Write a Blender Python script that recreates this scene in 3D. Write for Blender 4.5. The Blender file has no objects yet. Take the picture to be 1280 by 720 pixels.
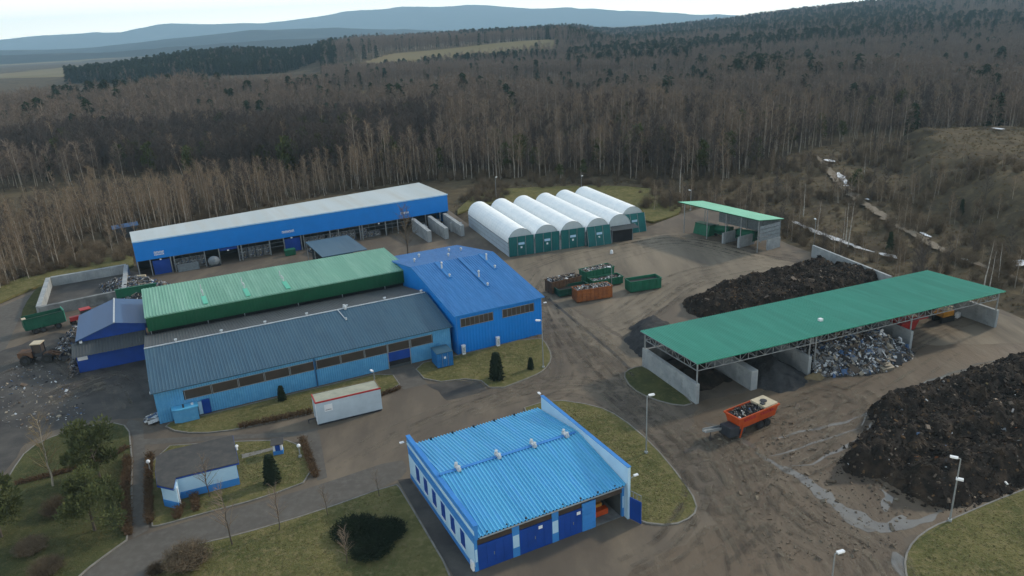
import bpy, math, random
import numpy as np
from mathutils import Vector, Matrix, noise
PI = math.pi
R_ = math.radians
random.seed(7)
rng = np.random.default_rng(7)
sc = bpy.context.scene
col = sc.collection

# ------------------------------------------------------------------ camera
F_PX, CAM_H = 930.0, 45.0
pitch, roll = R_(19.2346), R_(-2.6955)
_c, _s = math.cos(pitch), math.sin(pitch)
fwd = np.array([0, _c, -_s]); up_ = np.array([0, _s, _c]); rt_ = np.array([1., 0, 0])
cr, sr = math.cos(roll), math.sin(roll)
right = cr * rt_ + sr * up_
up = -sr * rt_ + cr * up_
cd = bpy.data.cameras.new('camera'); cam = bpy.data.objects.new('camera', cd); col.objects.link(cam)
cam.matrix_world = Matrix(((right[0], up[0], -fwd[0], 0), (right[1], up[1], -fwd[1], 0),
                           (right[2], up[2], -fwd[2], CAM_H), (0, 0, 0, 1)))
cd.sensor_width = 36; cd.lens = 36 * F_PX / 1280
cd.clip_start = 1; cd.clip_end = 60000
sc.camera = cam

# ------------------------------------------------------------------ world, sun, exposure
SUN_EL, SUN_AZ = R_(27), math.atan2(0.52, 0.85)      # direction towards the sun, measured from +X
w = bpy.data.worlds.new('World'); sc.world = w; w.use_nodes = True
nt = w.node_tree; nt.nodes.clear()
sky = nt.nodes.new('ShaderNodeTexSky'); sky.sky_type = 'NISHITA'; sky.sun_disc = False
sky.sun_elevation = SUN_EL; sky.sun_rotation = PI / 2 - SUN_AZ
sky.altitude = 400; sky.air_density = 1.0; sky.dust_density = 1.0; sky.ozone_density = 1.0
bg = nt.nodes.new('ShaderNodeBackground'); bg.inputs[1].default_value = 0.094
wo = nt.nodes.new('ShaderNodeOutputWorld')
veil = nt.nodes.new('ShaderNodeMix'); veil.data_type = 'RGBA'; veil.inputs[0].default_value = .72   # thin high overcast
_tc = nt.nodes.new('ShaderNodeTexCoord'); _sx = nt.nodes.new('ShaderNodeSeparateXYZ'); nt.links.new(_tc.outputs['Generated'], _sx.inputs[0])
_cr = nt.nodes.new('ShaderNodeValToRGB'); nt.links.new(_sx.outputs[2], _cr.inputs[0])
_cr.color_ramp.elements[0].position = .0; _cr.color_ramp.elements[0].color = (3.7, 3.2, 2.45, 1)
_cr.color_ramp.elements[1].position = .75; _cr.color_ramp.elements[1].color = (.56, .68, .82, 1)
_e = _cr.color_ramp.elements.new(.07); _e.color = (1.9, 1.82, 1.6, 1); _e = _cr.color_ramp.elements.new(.2); _e.color = (.9, .93, .94, 1)
_vm = nt.nodes.new('ShaderNodeVectorMath'); _vm.operation = 'SCALE'; _vm.inputs['Scale'].default_value = 13.5
nt.links.new(_cr.outputs[0], _vm.inputs[0]); nt.links.new(_vm.outputs[0], veil.inputs[7])
nt.links.new(sky.outputs[0], veil.inputs[6]); nt.links.new(veil.outputs[2], bg.inputs[0]); nt.links.new(bg.outputs[0], wo.inputs[0])
sl = bpy.data.lights.new('sun', 'SUN'); sl.energy = 3.0; sl.angle = R_(3.5); sl.color = (1, .86, .68)
so = bpy.data.objects.new('sun', sl); col.objects.link(so)
_d = Vector((math.cos(SUN_AZ) * math.cos(SUN_EL), math.sin(SUN_AZ) * math.cos(SUN_EL), math.sin(SUN_EL)))
so.rotation_euler = _d.to_track_quat('Z', 'Y').to_euler(); so.location = (0, 0, 200)
sc.view_settings.view_transform = 'Standard'; sc.view_settings.look = 'None'
sc.view_settings.exposure = 0.06; sc.view_settings.gamma = 1
sc.cycles.max_bounces = 5; sc.cycles.diffuse_bounces = 2; sc.cycles.glossy_bounces = 2
sc.cycles.transparent_max_bounces = 24; sc.cycles.volume_bounces = 0
sc.cycles.use_denoising = True; sc.cycles.denoiser = 'OPENIMAGEDENOISE'

# ------------------------------------------------------------------ survey: photo point -> point of the real ground
def at(px, py, z=0.0):
    d = right * ((px - 640) / F_PX) + up * (-(py - 360) / F_PX) + fwd
    t = (z - CAM_H) / d[2]
    return (d[0] * t, d[1] * t)
def P3(px, py, z=0.0):
    a = at(px, py, z); return Vector((a[0], a[1], z))
def bearing(px):                       # unit heading on the horizon, and horizon row
    py = 40 - (px - 640) * 0.047
    for _ in range(8):
        d = right * ((px - 640) / F_PX) + up * (-(py - 360) / F_PX) + fwd
        py += d[2] / np.linalg.norm(d) * F_PX
    n = math.hypot(d[0], d[1]); return (d[0] / n, d[1] / n, py)
def rise(px, py):                      # tangent of the elevation angle of a photo point
    d = right * ((px - 640) / F_PX) + up * (-(py - 360) / F_PX) + fwd
    return d[2] / math.hypot(d[0], d[1])

# ------------------------------------------------------------------ materials
def mat(name, c1, c2=None, scale=.5, rough=.7, metal=0., bump=0., bscale=None, spec=.3, c3=None, s3=4., stretch=None, f3=.45, lo=.35, hi=.65):
    m = bpy.data.materials.new(name); m.use_nodes = True
    n = m.node_tree; b = n.nodes['Principled BSDF']
    b.inputs['Roughness'].default_value = rough; b.inputs['Metallic'].default_value = metal
    b.inputs['Specular IOR Level'].default_value = spec
    c2 = c2 or tuple(x * .8 for x in c1)
    tc = n.nodes.new('ShaderNodeTexCoord'); src = tc.outputs['Object']
    if stretch:
        mp = n.nodes.new('ShaderNodeMapping'); mp.inputs['Scale'].default_value = stretch[:3]
        mp.inputs['Rotation'].default_value = (0, 0, stretch[3] if len(stretch) > 3 else 0)
        n.links.new(src, mp.inputs[0]); src = mp.outputs[0]
    def noi(s, det=6, dist=0.):
        t = n.nodes.new('ShaderNodeTexNoise'); t.inputs['Scale'].default_value = s
        t.inputs['Detail'].default_value = det; t.inputs['Roughness'].default_value = .62
        t.inputs['Distortion'].default_value = dist
        n.links.new(src, t.inputs['Vector']); return t.outputs['Fac']
    def ramp(v, lo, hi):
        r = n.nodes.new('ShaderNodeMapRange'); r.inputs[1].default_value = lo; r.inputs[2].default_value = hi
        n.links.new(v, r.inputs[0]); return r.outputs[0]
    def mix(f, a, bb):
        x = n.nodes.new('ShaderNodeMix'); x.data_type = 'RGBA'
        n.links.new(f, x.inputs[0])
        for s, v in ((6, a), (7, bb)):
            if isinstance(v, tuple): x.inputs[s].default_value = (*v, 1)
            else: n.links.new(v, x.inputs[s])
        return x.outputs[2]
    o = mix(ramp(noi(scale), lo, hi), c1, c2)
    if c3: o = mix(ramp(noi(s3, 8), f3, f3 + .25), o, c3)
    n.links.new(o, b.inputs['Base Color'])
    if bump:
        bp = n.nodes.new('ShaderNodeBump'); bp.inputs['Strength'].default_value = min(1, bump)
        bp.inputs['Distance'].default_value = .15 * bump
        n.links.new(noi(bscale or scale * 6, 8), bp.inputs['Height']); n.links.new(bp.outputs[0], b.inputs['Normal'])
    return m

M = {}
M['terrain'] = mat('dry_grassland', (.1, .08, .05), (.05, .04, .028), .05, .95, bump=1, bscale=1.2, spec=.05, c3=(.14, .112, .066), s3=.35, f3=.5)
M['yard'] = mat('worn_asphalt_yard', (.112, .09, .067), (.07, .057, .045), .06, .85, bump=.3, bscale=3, c3=(.155, .124, .089), s3=.18, f3=.46, stretch=(1, .45, 1, R_(-28)))
M['asphalt'] = mat('old_asphalt', (.09, .081, .069), (.07, .063, .055), .15, .85, bump=.15, bscale=8, c3=(.105, .098, .086), s3=1.3)
M['dark_asphalt'] = mat('dirty_asphalt', (.05, .046, .042), (.03, .028, .027), .12, .8, bump=.3, bscale=4, c3=(.078, .071, .061), s3=.25)
M['mud'] = mat('wet_mud', (.115, .084, .055), (.062, .046, .032), .09, .7, bump=.8, bscale=1.1, c3=(.115, .09, .062), s3=.3, stretch=(1, .35, 1, R_(35)))
M['track'] = mat('tan_tyre_dust', (.2, .165, .12), (.12, .1, .074), .12, .9, bump=.4, bscale=2, stretch=(1, .16, 1, R_(-24)), c3=(.085, .07, .053), s3=.3, f3=.5)
M['lawn'] = mat('winter_lawn', (.135, .122, .05), (.075, .08, .03), .25, .95, bump=1, bscale=5, spec=.05, c3=(.18, .15, .075), s3=1.6, f3=.48)
M['lawn_dark'] = mat('dark_green_lawn', (.07, .074, .03), (.042, .05, .022), .3, .95, bump=.9, bscale=5, spec=.05, c3=(.105, .095, .045), s3=1.5, f3=.5)
M['lawn_blade'] = mat('winter_grass_blades', (.17, .15, .066), (.12, .115, .05), .4, .95, spec=.02)
M['field'] = mat('stubble_field', (.19, .155, .09), (.14, .125, .07), .004, .95, spec=.02)
M['kerb'] = mat('kerb_concrete', (.2, .19, .17), (.13, .125, .11), 1.5, .9, bump=.2)
M['concrete'] = mat('grey_concrete', (.33, .35, .35), (.22, .24, .25), .5, .85, bump=.2, bscale=4, c3=(.16, .17, .17), s3=1.5, f3=.55)
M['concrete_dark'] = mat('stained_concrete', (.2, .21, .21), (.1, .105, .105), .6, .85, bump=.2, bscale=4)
M['ditch'] = mat('sky_pale_water', (.5, .5, .5), (.3, .3, .3), .5, .3, spec=.5)  # pale base colour stands in for the sky reflected in the ditch
M['puddle'] = mat('muddy_water', (.15, .14, .12), (.11, .1, .088), .5, .07, spec=.6)
M['soil'] = mat('dark_compost', (.03, .023, .018), (.014, .012, .0105), .8, .9, bump=1, bscale=5, spec=.1, c3=(.07, .05, .034), s3=.45, f3=.5)
M['grey_soil'] = mat('grey_screenings', (.05, .05, .05), (.028, .029, .031), 1.2, .9, bump=1, bscale=4, spec=.1, c3=(.1, .1, .098), s3=5, f3=.62)
M['blue'] = mat('vivid_blue_cladding', (.003, .18, .58), (.003, .165, .53), .4, .5, spec=.3)
M['blue_roof'] = mat('blue_sheet_roof', (.011, .14, .37), (.009, .115, .32), .3, .5, spec=.35, c3=(.03, .17, .43), s3=1.5, stretch=(1.6, .14, 1))
M['deep_blue'] = mat('deep_blue_paint', (.005, .05, .28), (.004, .04, .22), .6, .5, spec=.3)
M['light_blue'] = mat('light_blue_roof_sheet', (.105, .42, .65), (.075, .345, .57), .4, .45, spec=.4, c3=(.11, .4, .7), s3=1.2, stretch=(1.6, .14, 1))
M['mid_blue'] = mat('mid_blue_plaster', (.035, .2, .52), (.03, .17, .45), .6, .7)
M['pale_blue'] = mat('pale_blue_plaster', (.38, .57, .72), (.32, .5, .66), .5, .8, c3=(.27, .42, .55), s3=1.2, f3=.6)
M['hall_blue'] = mat('sky_blue_cladding', (.085, .3, .53), (.07, .26, .47), .35, .55, c3=(.11, .34, .56), s3=1.4)
M['steel_blue'] = mat('steel_blue_roof', (.03, .085, .135), (.023, .066, .108), .4, .5, spec=.4, c3=(.038, .09, .132), s3=1.1, stretch=(1.6, .14, 1))
M['steel_grey'] = mat('grey_weathered_roof', (.058, .066, .07), (.042, .048, .052), .25, .6, spec=.3, stretch=(1.6, .14, 1))
M['slate_blue'] = mat('slate_blue_roof', (.03, .085, .19), (.025, .07, .155), .3, .5, spec=.4, stretch=(1.6, .14, 1))
M['pale_roof'] = mat('pale_grey_roof', (.42, .47, .48), (.36, .41, .42), .08, .55, c3=(.38, .4, .38), s3=.25, stretch=(1.6, .14, 1))
M['green_roof'] = mat('sea_green_roof', (.14, .33, .235), (.11, .275, .195), .12, .5, spec=.3, c3=(.185, .37, .275), s3=.6, stretch=(1.6, .14, 1))
M['green_fascia'] = mat('dark_green_sheet', (.004, .082, .036), (.004, .068, .03), .4, .5)
M['teal_roof'] = mat('teal_shed_roof', (.03, .25, .172), (.027, .215, .15), .15, .45, spec=.3, c3=(.042, .275, .195), s3=.7, stretch=(1.6, .14, 1))
M['mint_roof'] = mat('mint_canopy_roof', (.08, .42, .29), (.07, .37, .25), .2, .5)
M['teal_door'] = mat('teal_tarpaulin', (.008, .125, .125), (.007, .1, .1), .5, .6)
M['tent'] = mat('white_tent_fabric', (.8, .83, .83), (.72, .77, .78), .5, .6, c3=(.62, .67, .69), s3=.8, f3=.6)
M['tent_gable'] = mat('grey_white_gable_fabric', (.42, .48, .5), (.36, .42, .44), .8, .7)
M['white'] = mat('white_paint', (.7, .72, .74), (.6, .62, .64), 1, .5)
M['trailer_white'] = mat('grey_white_box_body', (.42, .5, .56), (.36, .43, .49), .6, .5)
M['trailer_top'] = mat('dusty_trailer_roof', (.32, .32, .25), (.24, .25, .2), .8, .8)
M['red'] = mat('red_trim', (.36, .03, .03), (.28, .02, .02), 1, .5)
M['galv'] = mat('galvanised_steel', (.3, .32, .33), (.22, .24, .25), 2, .5, metal=.4)
M['steel'] = mat('grey_painted_steel', (.2, .23, .25), (.14, .165, .18), 2, .55)
M['pipe'] = mat('vent_metal', (.5, .54, .57), (.4, .44, .47), 2, .4, metal=.3)
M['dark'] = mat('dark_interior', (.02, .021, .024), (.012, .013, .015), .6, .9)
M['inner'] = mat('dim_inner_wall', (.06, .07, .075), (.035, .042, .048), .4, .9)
M['glass'] = mat('brown_dusty_glass', (.055, .043, .035), (.035, .028, .024), .4, .35, spec=.5)
M['rubber'] = mat('black_rubber', (.02, .02, .02), (.015, .015, .015), 3, .9)
M['felt'] = mat('grey_roofing_felt', (.055, .054, .052), (.042, .042, .042), .5, .9, bump=.1, c3=(.07, .066, .06), s3=1.2)
M['orange_rust'] = mat('rusty_orange_steel', (.31, .1, .025), (.19, .06, .02), .9, .7, c3=(.12, .045, .02), s3=2.5, f3=.52)
M['brown_rust'] = mat('rusty_brown_steel', (.11, .062, .037), (.07, .04, .027), .9, .8, c3=(.15, .075, .035), s3=2.5)
M['bin_green'] = mat('green_bin_steel', (.012, .125, .068), (.009, .09, .05), .9, .6, c3=(.05, .06, .035), s3=2, f3=.62)
M['bin_dark'] = mat('dark_green_bin_steel', (.01, .07, .045), (.008, .05, .034), .9, .6)
M['truck_green'] = mat('tipper_green', (.008, .085, .05), (.007, .065, .04), .9, .5)
M['orange'] = mat('orange_machine_paint', (.45, .065, .01), (.34, .05, .01), 1, .5, c3=(.16, .05, .02), s3=3, f3=.6)
M['yellow'] = mat('yellow_machine_paint', (.45, .2, .02), (.32, .14, .02), 1, .5)
M['cream'] = mat('cream_cab_roof', (.5, .43, .3), (.4, .34, .24), 1, .5)
M['machine'] = mat('dark_machine_metal', (.03, .035, .045), (.02, .022, .026), 2, .6)
M['bark'] = mat('pale_birch_bark', (.38, .34, .28), (.22, .195, .16), 1.2, .9, stretch=(1, 1, .4))
M['bark_dark'] = mat('grey_brown_bark', (.085, .07, .055), (.05, .042, .034), 2, .9)
M['twig'] = mat('brown_birch_twigs', (.21, .165, .125), (.13, .104, .084), .4, .9, spec=.05)
M['twig_far'] = mat('purple_brown_twigs', (.18, .142, .112), (.11, .09, .076), .1, .9, spec=.05)
M['twig_warm'] = mat('warm_birch_twigs', (.25, .185, .122), (.165, .125, .088), .3, .9, spec=.05)
M['twig_dark'] = mat('dark_bare_twigs', (.095, .08, .07), (.06, .052, .048), .3, .9, spec=.05)
M['needle'] = mat('dark_spruce_needles', (.034, .05, .026), (.022, .036, .02), .6, .9, spec=.1)
M['pine'] = mat('pine_needles', (.085, .098, .038), (.052, .064, .026), .6, .9, spec=.1)
M['thuja'] = mat('columnar_conifer_needles', (.016, .026, .013), (.01, .017, .009), 1, .9, spec=.1)
M['hedge'] = mat('brown_winter_hedge', (.13, .082, .046), (.08, .052, .032), 1.2, .95, spec=.05)
M['shrub'] = mat('brown_shrub_twigs', (.16, .122, .08), (.1, .078, .054), .6, .9, spec=.05)
M['straw'] = mat('straw_dead_grass', (.21, .165, .095), (.15, .115, .066), .6, .95, spec=.02)
M['snow'] = mat('old_snow', (.72, .74, .76), (.6, .62, .64), .5, .8)
M['hill_far'] = mat('far_mountain_forest', (.05, .055, .06), (.04, .045, .05), .0006, .95, spec=0, c3=(.12, .12, .115), s3=.0012, f3=.58)
M['hill_near'] = mat('wooded_foothill', (.04, .043, .037), (.03, .033, .03), .0012, .95, spec=0, c3=(.12, .11, .08), s3=.0018, f3=.55)
M['rubbish'] = [mat('rubbish_%s' % n, c, None, 3, .6) for n, c in
    (('white', (.55, .57, .58)), ('grey', (.16, .165, .17)), ('blue', (.05, .1, .2)), ('brown', (.1, .075, .055)), ('black', (.02, .02, .022)), ('tan', (.28, .24, .18)))]

# ------------------------------------------------------------------ mesh builder
class MB:
    def __init__(s): s.v = []; s.f = []; s.mi = []
    def face(s, pts, mi=0):
        b = len(s.v); s.v += [tuple(p) for p in pts]; s.f.append(tuple(range(b, b + len(pts)))); s.mi.append(mi)
    def box(s, x0, x1, y0, y1, z0, z1, mi=0):
        b = len(s.v)
        s.v += [(x0, y0, z0), (x1, y0, z0), (x1, y1, z0), (x0, y1, z0), (x0, y0, z1), (x1, y0, z1), (x1, y1, z1), (x0, y1, z1)]
        for q in ((0, 3, 2, 1), (4, 5, 6, 7), (0, 1, 5, 4), (1, 2, 6, 5), (2, 3, 7, 6), (3, 0, 4, 7)):
            s.f.append(tuple(b + i for i in q)); s.mi.append(mi)
        return s
    def obox(s, c, size, rot, mi=0):          # oriented box
        b = len(s.v); m = Matrix.Translation(c) @ rot.to_4x4()
        for i in range(8):
            s.v.append(tuple(m @ Vector((((i & 1) - .5) * size[0], (((i >> 1) & 1) - .5) * size[1], (((i >> 2) & 1) - .5) * size[2]))))
        for q in ((0, 2, 3, 1), (4, 5, 7, 6), (0, 1, 5, 4), (1, 3, 7, 5), (3, 2, 6, 7), (2, 0, 4, 6)):
            s.f.append(tuple(b + i for i in q)); s.mi.append(mi)
    def prism(s, poly, z0, z1):               # plan polygon (ccw) extruded up
        n = len(poly); b = len(s.v)
        s.v += [(p[0], p[1], z0) for p in poly] + [(p[0], p[1], z1) for p in poly]
        s.f.append(tuple(b + n + i for i in range(n))); s.f.append(tuple(b + n - 1 - i for i in range(n))); s.mi += [0, 0]
        for i in range(n):
            j = (i + 1) % n; s.f.append((b + i, b + j, b + n + j, b + n + i)); s.mi.append(0)
        return s
    def xsec(s, prof, x0, x1):                # (y,z) profile (closed polygon) swept along x
        n = len(prof); b = len(s.v)
        s.v += [(x0, p[0], p[1]) for p in prof] + [(x1, p[0], p[1]) for p in prof]
        s.f.append(tuple(b + i for i in range(n))[::-1]); s.f.append(tuple(b + n + i for i in range(n))); s.mi += [0, 0]
        for i in range(n):
            j = (i + 1) % n; s.f.append((b + i, b + j, b + n + j, b + n + i)); s.mi.append(0)
        return s
    def tube(s, p, q, r0, r1=None, n=6, cap=True):
        r1 = r0 if r1 is None else r1; p = Vector(p); q = Vector(q); d = (q - p).normalized()
        a = d.orthogonal().normalized(); c = d.cross(a); b = len(s.v)
        for base, r in ((p, r0), (q, r1)):
            for i in range(n):
                t = 2 * PI * i / n; s.v.append(tuple(base + (a * math.cos(t) + c * math.sin(t)) * r))
        for i in range(n):
            j = (i + 1) % n; s.f.append((b + i, b + j, b + n + j, b + n + i)); s.mi.append(0)
        if cap:
            s.f.append(tuple(b + n + i for i in range(n))); s.f.append(tuple(b + n - 1 - i for i in range(n))); s.mi += [0, 0]
        return s
    def ball(s, c, r, n=8, m=5, sq=(1, 1, 1)):
        b = len(s.v)
        for i in range(m + 1):
            th = PI * i / m
            for j in range(n):
                ph = 2 * PI * j / n
                s.v.append((c[0] + r * sq[0] * math.sin(th) * math.cos(ph), c[1] + r * sq[1] * math.sin(th) * math.sin(ph), c[2] + r * sq[2] * math.cos(th)))
        for i in range(m):
            for j in range(n):
                k = (j + 1) % n; s.f.append((b + i * n + j, b + (i + 1) * n + j, b + (i + 1) * n + k, b + i * n + k)); s.mi.append(0)
        return s
    def ribs(s, L, y0, z0, y1, z1, pitch=.35, h=.05, x0=0.):   # trapezoidal sheet: ribs run from (y0,z0) to (y1,z1)
        n = max(1, round(L / pitch)); p = L / n
        xs = []
        for i in range(n):
            a = x0 + i * p
            xs += [(a, 0), (a + p * .55, 0), (a + p * .65, h), (a + p * .9, h)]
        xs.append((x0 + L, 0)); b = len(s.v)
        for x, dz in xs: s.v += [(x, y0, z0 + dz), (x, y1, z1 + dz)]
        for i in range(len(xs) - 1):
            s.f.append((b + 2 * i, b + 2 * i + 2, b + 2 * i + 3, b + 2 * i + 1)); s.mi.append(0)
        return s
    def slab(s, L, y0, z0, y1, z1, t=.12, x0=0.):
        return s.xsec([(y0, z0), (y0, z0 - t), (y1, z1 - t), (y1, z1)], x0, x0 + L)
    def build(s, name, m, parent=None, smooth=False):
        me = bpy.data.meshes.new(name); me.from_pydata(s.v, [], s.f)
        for x in (m if isinstance(m, list) else [m]): me.materials.append(x)
        if isinstance(m, list): me.polygons.foreach_set('material_index', s.mi)
        if smooth: me.polygons.foreach_set('use_smooth', [True] * len(s.f))
        me.update(); o = bpy.data.objects.new(name, me); col.objects.link(o)
        if parent: o.parent = parent
        return o
def tag(o, label, cat, group=None, kind=None):
    if label: o['label'] = label
    if cat: o['category'] = cat
    if group: o['group'] = group
    if kind: o['kind'] = kind
    return o
def thing(name, label, cat, loc, az=0., group=None):
    o = bpy.data.objects.new(name, None); col.objects.link(o); o.empty_display_size = .5
    o.location = (loc[0], loc[1], loc[2] if len(loc) > 2 else 0.); o.rotation_euler = (0, 0, az)
    return tag(o, label, cat, group)
def copy_tree(o, parent=None):
    c = o.copy(); col.objects.link(c); c.parent = parent
    for ch in list(o.children): copy_tree(ch, c)
    return c
def bx(*a): return MB().box(*a)
def structure(o): o['kind'] = 'structure'; return o
def text(body, name, size, loc, rot, m, parent):
    cu = bpy.data.curves.new(name, 'FONT'); cu.body = body; cu.size = size; cu.align_x = 'CENTER'; cu.align_y = 'CENTER'; cu.extrude = .01
    cu.materials.append(m); o = bpy.data.objects.new(name, cu); col.objects.link(o); o.parent = parent; o.location = loc; o.rotation_euler = rot
    return o

# ------------------------------------------------------------------ ground
def inpoly(P, X, Y):
    X = np.asarray(X); Y = np.asarray(Y); r = np.zeros(X.shape, bool); n = len(P)
    for i in range(n):
        x0, y0 = P[i]; x1, y1 = P[(i + 1) % n]
        if y0 == y1: continue
        r ^= ((y0 > Y) != (y1 > Y)) & (X < (x1 - x0) * (Y - y0) / (y1 - y0) + x0)
    return r
def edged(P, X, Y):                       # distance to a polygon's edge
    d = np.full(np.shape(X), 1e9)
    for i in range(len(P)):
        a = np.array(P[i]); b = np.array(P[(i + 1) % len(P)]); e = b - a
        t = np.clip(((X - a[0]) * e[0] + (Y - a[1]) * e[1]) / (e @ e + 1e-9), 0, 1)
        d = np.minimum(d, np.hypot(X - a[0] - t * e[0], Y - a[1] - t * e[1]))
    return d
def sstep(a, b, x): t = np.clip((x - a) / (b - a), 0, 1); return t * t * (3 - 2 * t)
W = lambda pts, z=0.: [at(x, y, z) for x, y in pts]
BANK = W([(1128, 196), (1145, 184), (1280, 181), (1700, 176), (1900, 330), (1500, 330), (1300, 290), (1230, 262), (1180, 235)])
def terr(X, Y):
    X = np.asarray(X, float); Y = np.asarray(Y, float); D = np.hypot(X, Y); A = np.degrees(np.arctan2(X, Y))
    z = 58 * sstep(600, 2600, D) * sstep(8, 34, A) + 14 * sstep(1200, 2600, D) * sstep(-4, 20, A)
    z -= 10 * sstep(900, 4000, D) * sstep(0, -25, A)
    z += 22 * np.exp(-((A + 19.5) / 5.5) ** 2 - ((D - 1330) / 200) ** 2)
    z += 23 * sstep(985, 1240, D) * sstep(-17, -10, A) * sstep(9, 4, A)
    z += (1.5 * np.sin(X / 61 + 1) * np.sin(Y / 47) + 3 * np.sin(X / 210) * np.sin(Y / 170 + 1)) * sstep(230, 500, D)
    e = edged(BANK, X, Y) * np.where(inpoly(BANK, X, Y), 1, -1)
    gul = 2.5 * np.sin(X * .33 + np.sin(Y * .2) * 2) + 2 * np.sin(X * .13 + Y * .21)
    z += 7.5 * sstep(-9, 9, e + gul) * (1 + .06 * np.sin(X * .4) * np.sin(Y * .5))
    z -= 1.6 * sstep(0, 14, X - 62 - (Y - 130) * -.32) * sstep(260, 200, D) * sstep(85, 105, Y) * (e < -4)   # ditch beyond the wall
    return z
YARD = W([(-150, 470), (0, 380), (70, 352), (140, 334), (172, 340), (300, 300), (560, 262), (585, 280), (640, 262), (735, 262), (808, 284), (850, 268),
          (885, 258), (985, 305), (1015, 316), (1115, 362), (1180, 374), (1252, 387), (1340, 425), (1500, 560), (1500, 900), (-200, 1000), (-500, 800), (-400, 560)])
rings = np.concatenate([np.linspace(15, 330, 190), 330 * (9000 / 330) ** (np.arange(1, 90) / 89)])
angs = np.radians(np.linspace(-62, 62, 300))
RR, AA = np.meshgrid(rings, angs, indexing='ij'); TX, TY = RR * np.sin(AA), RR * np.cos(AA)
TZ = terr(TX, TY) - .06
_in = inpoly(YARD, TX, TY); TZ = np.where(_in, -.3 * np.clip(edged(YARD, TX, TY) / 2, 0, 1) - .06, TZ)
# fine lumps on open land
_l = np.array([noise.fractal(Vector((a * .12, b * .12, 3)), 1, 2, 3) for a, b in zip(TX[:190].ravel(), TY[:190].ravel())]).reshape(TX[:190].shape)
TZ[:190] += np.where(_in[:190], 0, _l * .35 - .1)
nr, na = RR.shape
me = bpy.data.meshes.new('terrain')
idx = np.arange(nr * na).reshape(nr, na)
fc = np.stack([idx[:-1, :-1], idx[1:, :-1], idx[1:, 1:], idx[:-1, 1:]], -1).reshape(-1, 4)[:, ::-1]
me.from_pydata(np.stack([TX, TY, TZ], -1).reshape(-1, 3).tolist(), [], fc.tolist())
me.materials.append(M['terrain']); me.polygons.foreach_set('use_smooth', [True] * len(fc))
terrain = bpy.data.objects.new('terrain', me); col.objects.link(terrain); structure(terrain)

def smooth_poly(P, it=2):
    for _ in range(it):
        Q = []
        for i in range(len(P)):
            a, b = P[i], P[(i + 1) % len(P)]
            Q += [(a[0] * .75 + b[0] * .25, a[1] * .75 + b[1] * .25), (a[0] * .25 + b[0] * .75, a[1] * .25 + b[1] * .75)]
        P = Q
    return P
def area(P): return sum(P[i][0] * P[(i + 1) % len(P)][1] - P[(i + 1) % len(P)][0] * P[i][1] for i in range(len(P))) / 2
def sheet(name, P, z, m, kind='structure'):
    if area(P) < 0: P = P[::-1]
    b = MB(); b.face([(p[0], p[1], z) for p in P]); o = b.build(name, m)
    o['kind'] = kind; return o
def ragged(P, amp, step=1.0, seed=0):
    Q = []
    for i in range(len(P)):
        a, b = Vector(P[i]), Vector(P[(i + 1) % len(P)]); n = max(1, int((b - a).length / step))
        t = (b - a).orthogonal().normalized() if (b - a).length > 1e-6 else Vector((0, 0))
        for k in range(n):
            p = a.lerp(b, k / n); p = p + t * amp * noise.fractal(Vector((p.x * .5, p.y * .5, seed)), 1, 2, 3); Q.append((p.x, p.y))
    return Q
sheet('yard', YARD, 0, M['yard'])
sheet('road', smooth_poly(W([(80, 735), (140, 684), (190, 664), (330, 626), (400, 606), (500, 572), (512, 585), (496, 603), (400, 637), (290, 669), (232, 681), (190, 704), (150, 760)]), 1), .004, M['asphalt'])
sheet('left_road', W([(-160, 480), (0, 384), (70, 354), (138, 337), (140, 342), (65, 358), (25, 395), (10, 430), (-60, 560), (-300, 620)]), .004, M['asphalt'])
sheet('dirty_yard', ragged(W([(0, 440), (70, 415), (180, 440), (200, 520), (160, 524), (110, 528), (66, 538), (30, 556), (8, 590), (-60, 640), (-150, 560)]), .5, 1, 3), .008, M['dark_asphalt'])
sheet('mud_ground', ragged(W([(870, 505), (1000, 470), (1140, 430), (1240, 405), (1300, 430), (1420, 560), (1190, 655), (1120, 680), (1125, 800), (900, 820), (760, 740), (880, 660), (905, 600), (870, 545)]), 1.2, 1, 5), .004, M['mud'])
sheet('dusty_track', ragged(W([(700, 378), (780, 425), (812, 455), (800, 465), (720, 420), (676, 385)]), .4, 1, 6), .004, M['track'])
sheet('dusty_ground', ragged(W([(610, 330), (700, 312), (850, 290), (960, 322), (1000, 330), (1010, 335), (850, 372), (800, 400), (780, 420), (720, 385), (680, 372)]), .9, 1, 7), .008, M['track'])
sheet('pale_ground', ragged(W([(1120, 420), (1200, 400), (1240, 388), (1300, 410), (1310, 428), (1230, 430), (1160, 432)]), .8, 1, 8), .012, M['track'])
sheet('walk_path', W([(166, 673), (186, 662), (181, 556), (178, 528), (162, 524), (158, 530), (167, 548)]), .012, M['asphalt'])
sheet('walk_path', W([(181, 556), (290, 549), (380, 545), (397, 543), (397, 535), (380, 539), (290, 544), (180, 549)]), .016, M['asphalt'])
sheet('side_path', W([(384, 545), (397, 601), (409, 597), (399, 541)]), .014, M['asphalt'])
sheet('dark_strip', W([(497, 600), (512, 598), (596, 716), (590, 740), (578, 740)]), .01, M['dark_asphalt'])
sheet('door_ramp', W([(487, 462), (515, 455), (534, 480), (504, 487)]), .012, M['asphalt'])
sheet('wet_patch', ragged(W([(533, 480), (598, 474), (612, 488), (560, 500)]), .4, .6, 9), .009, M['dark_asphalt'])

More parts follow.
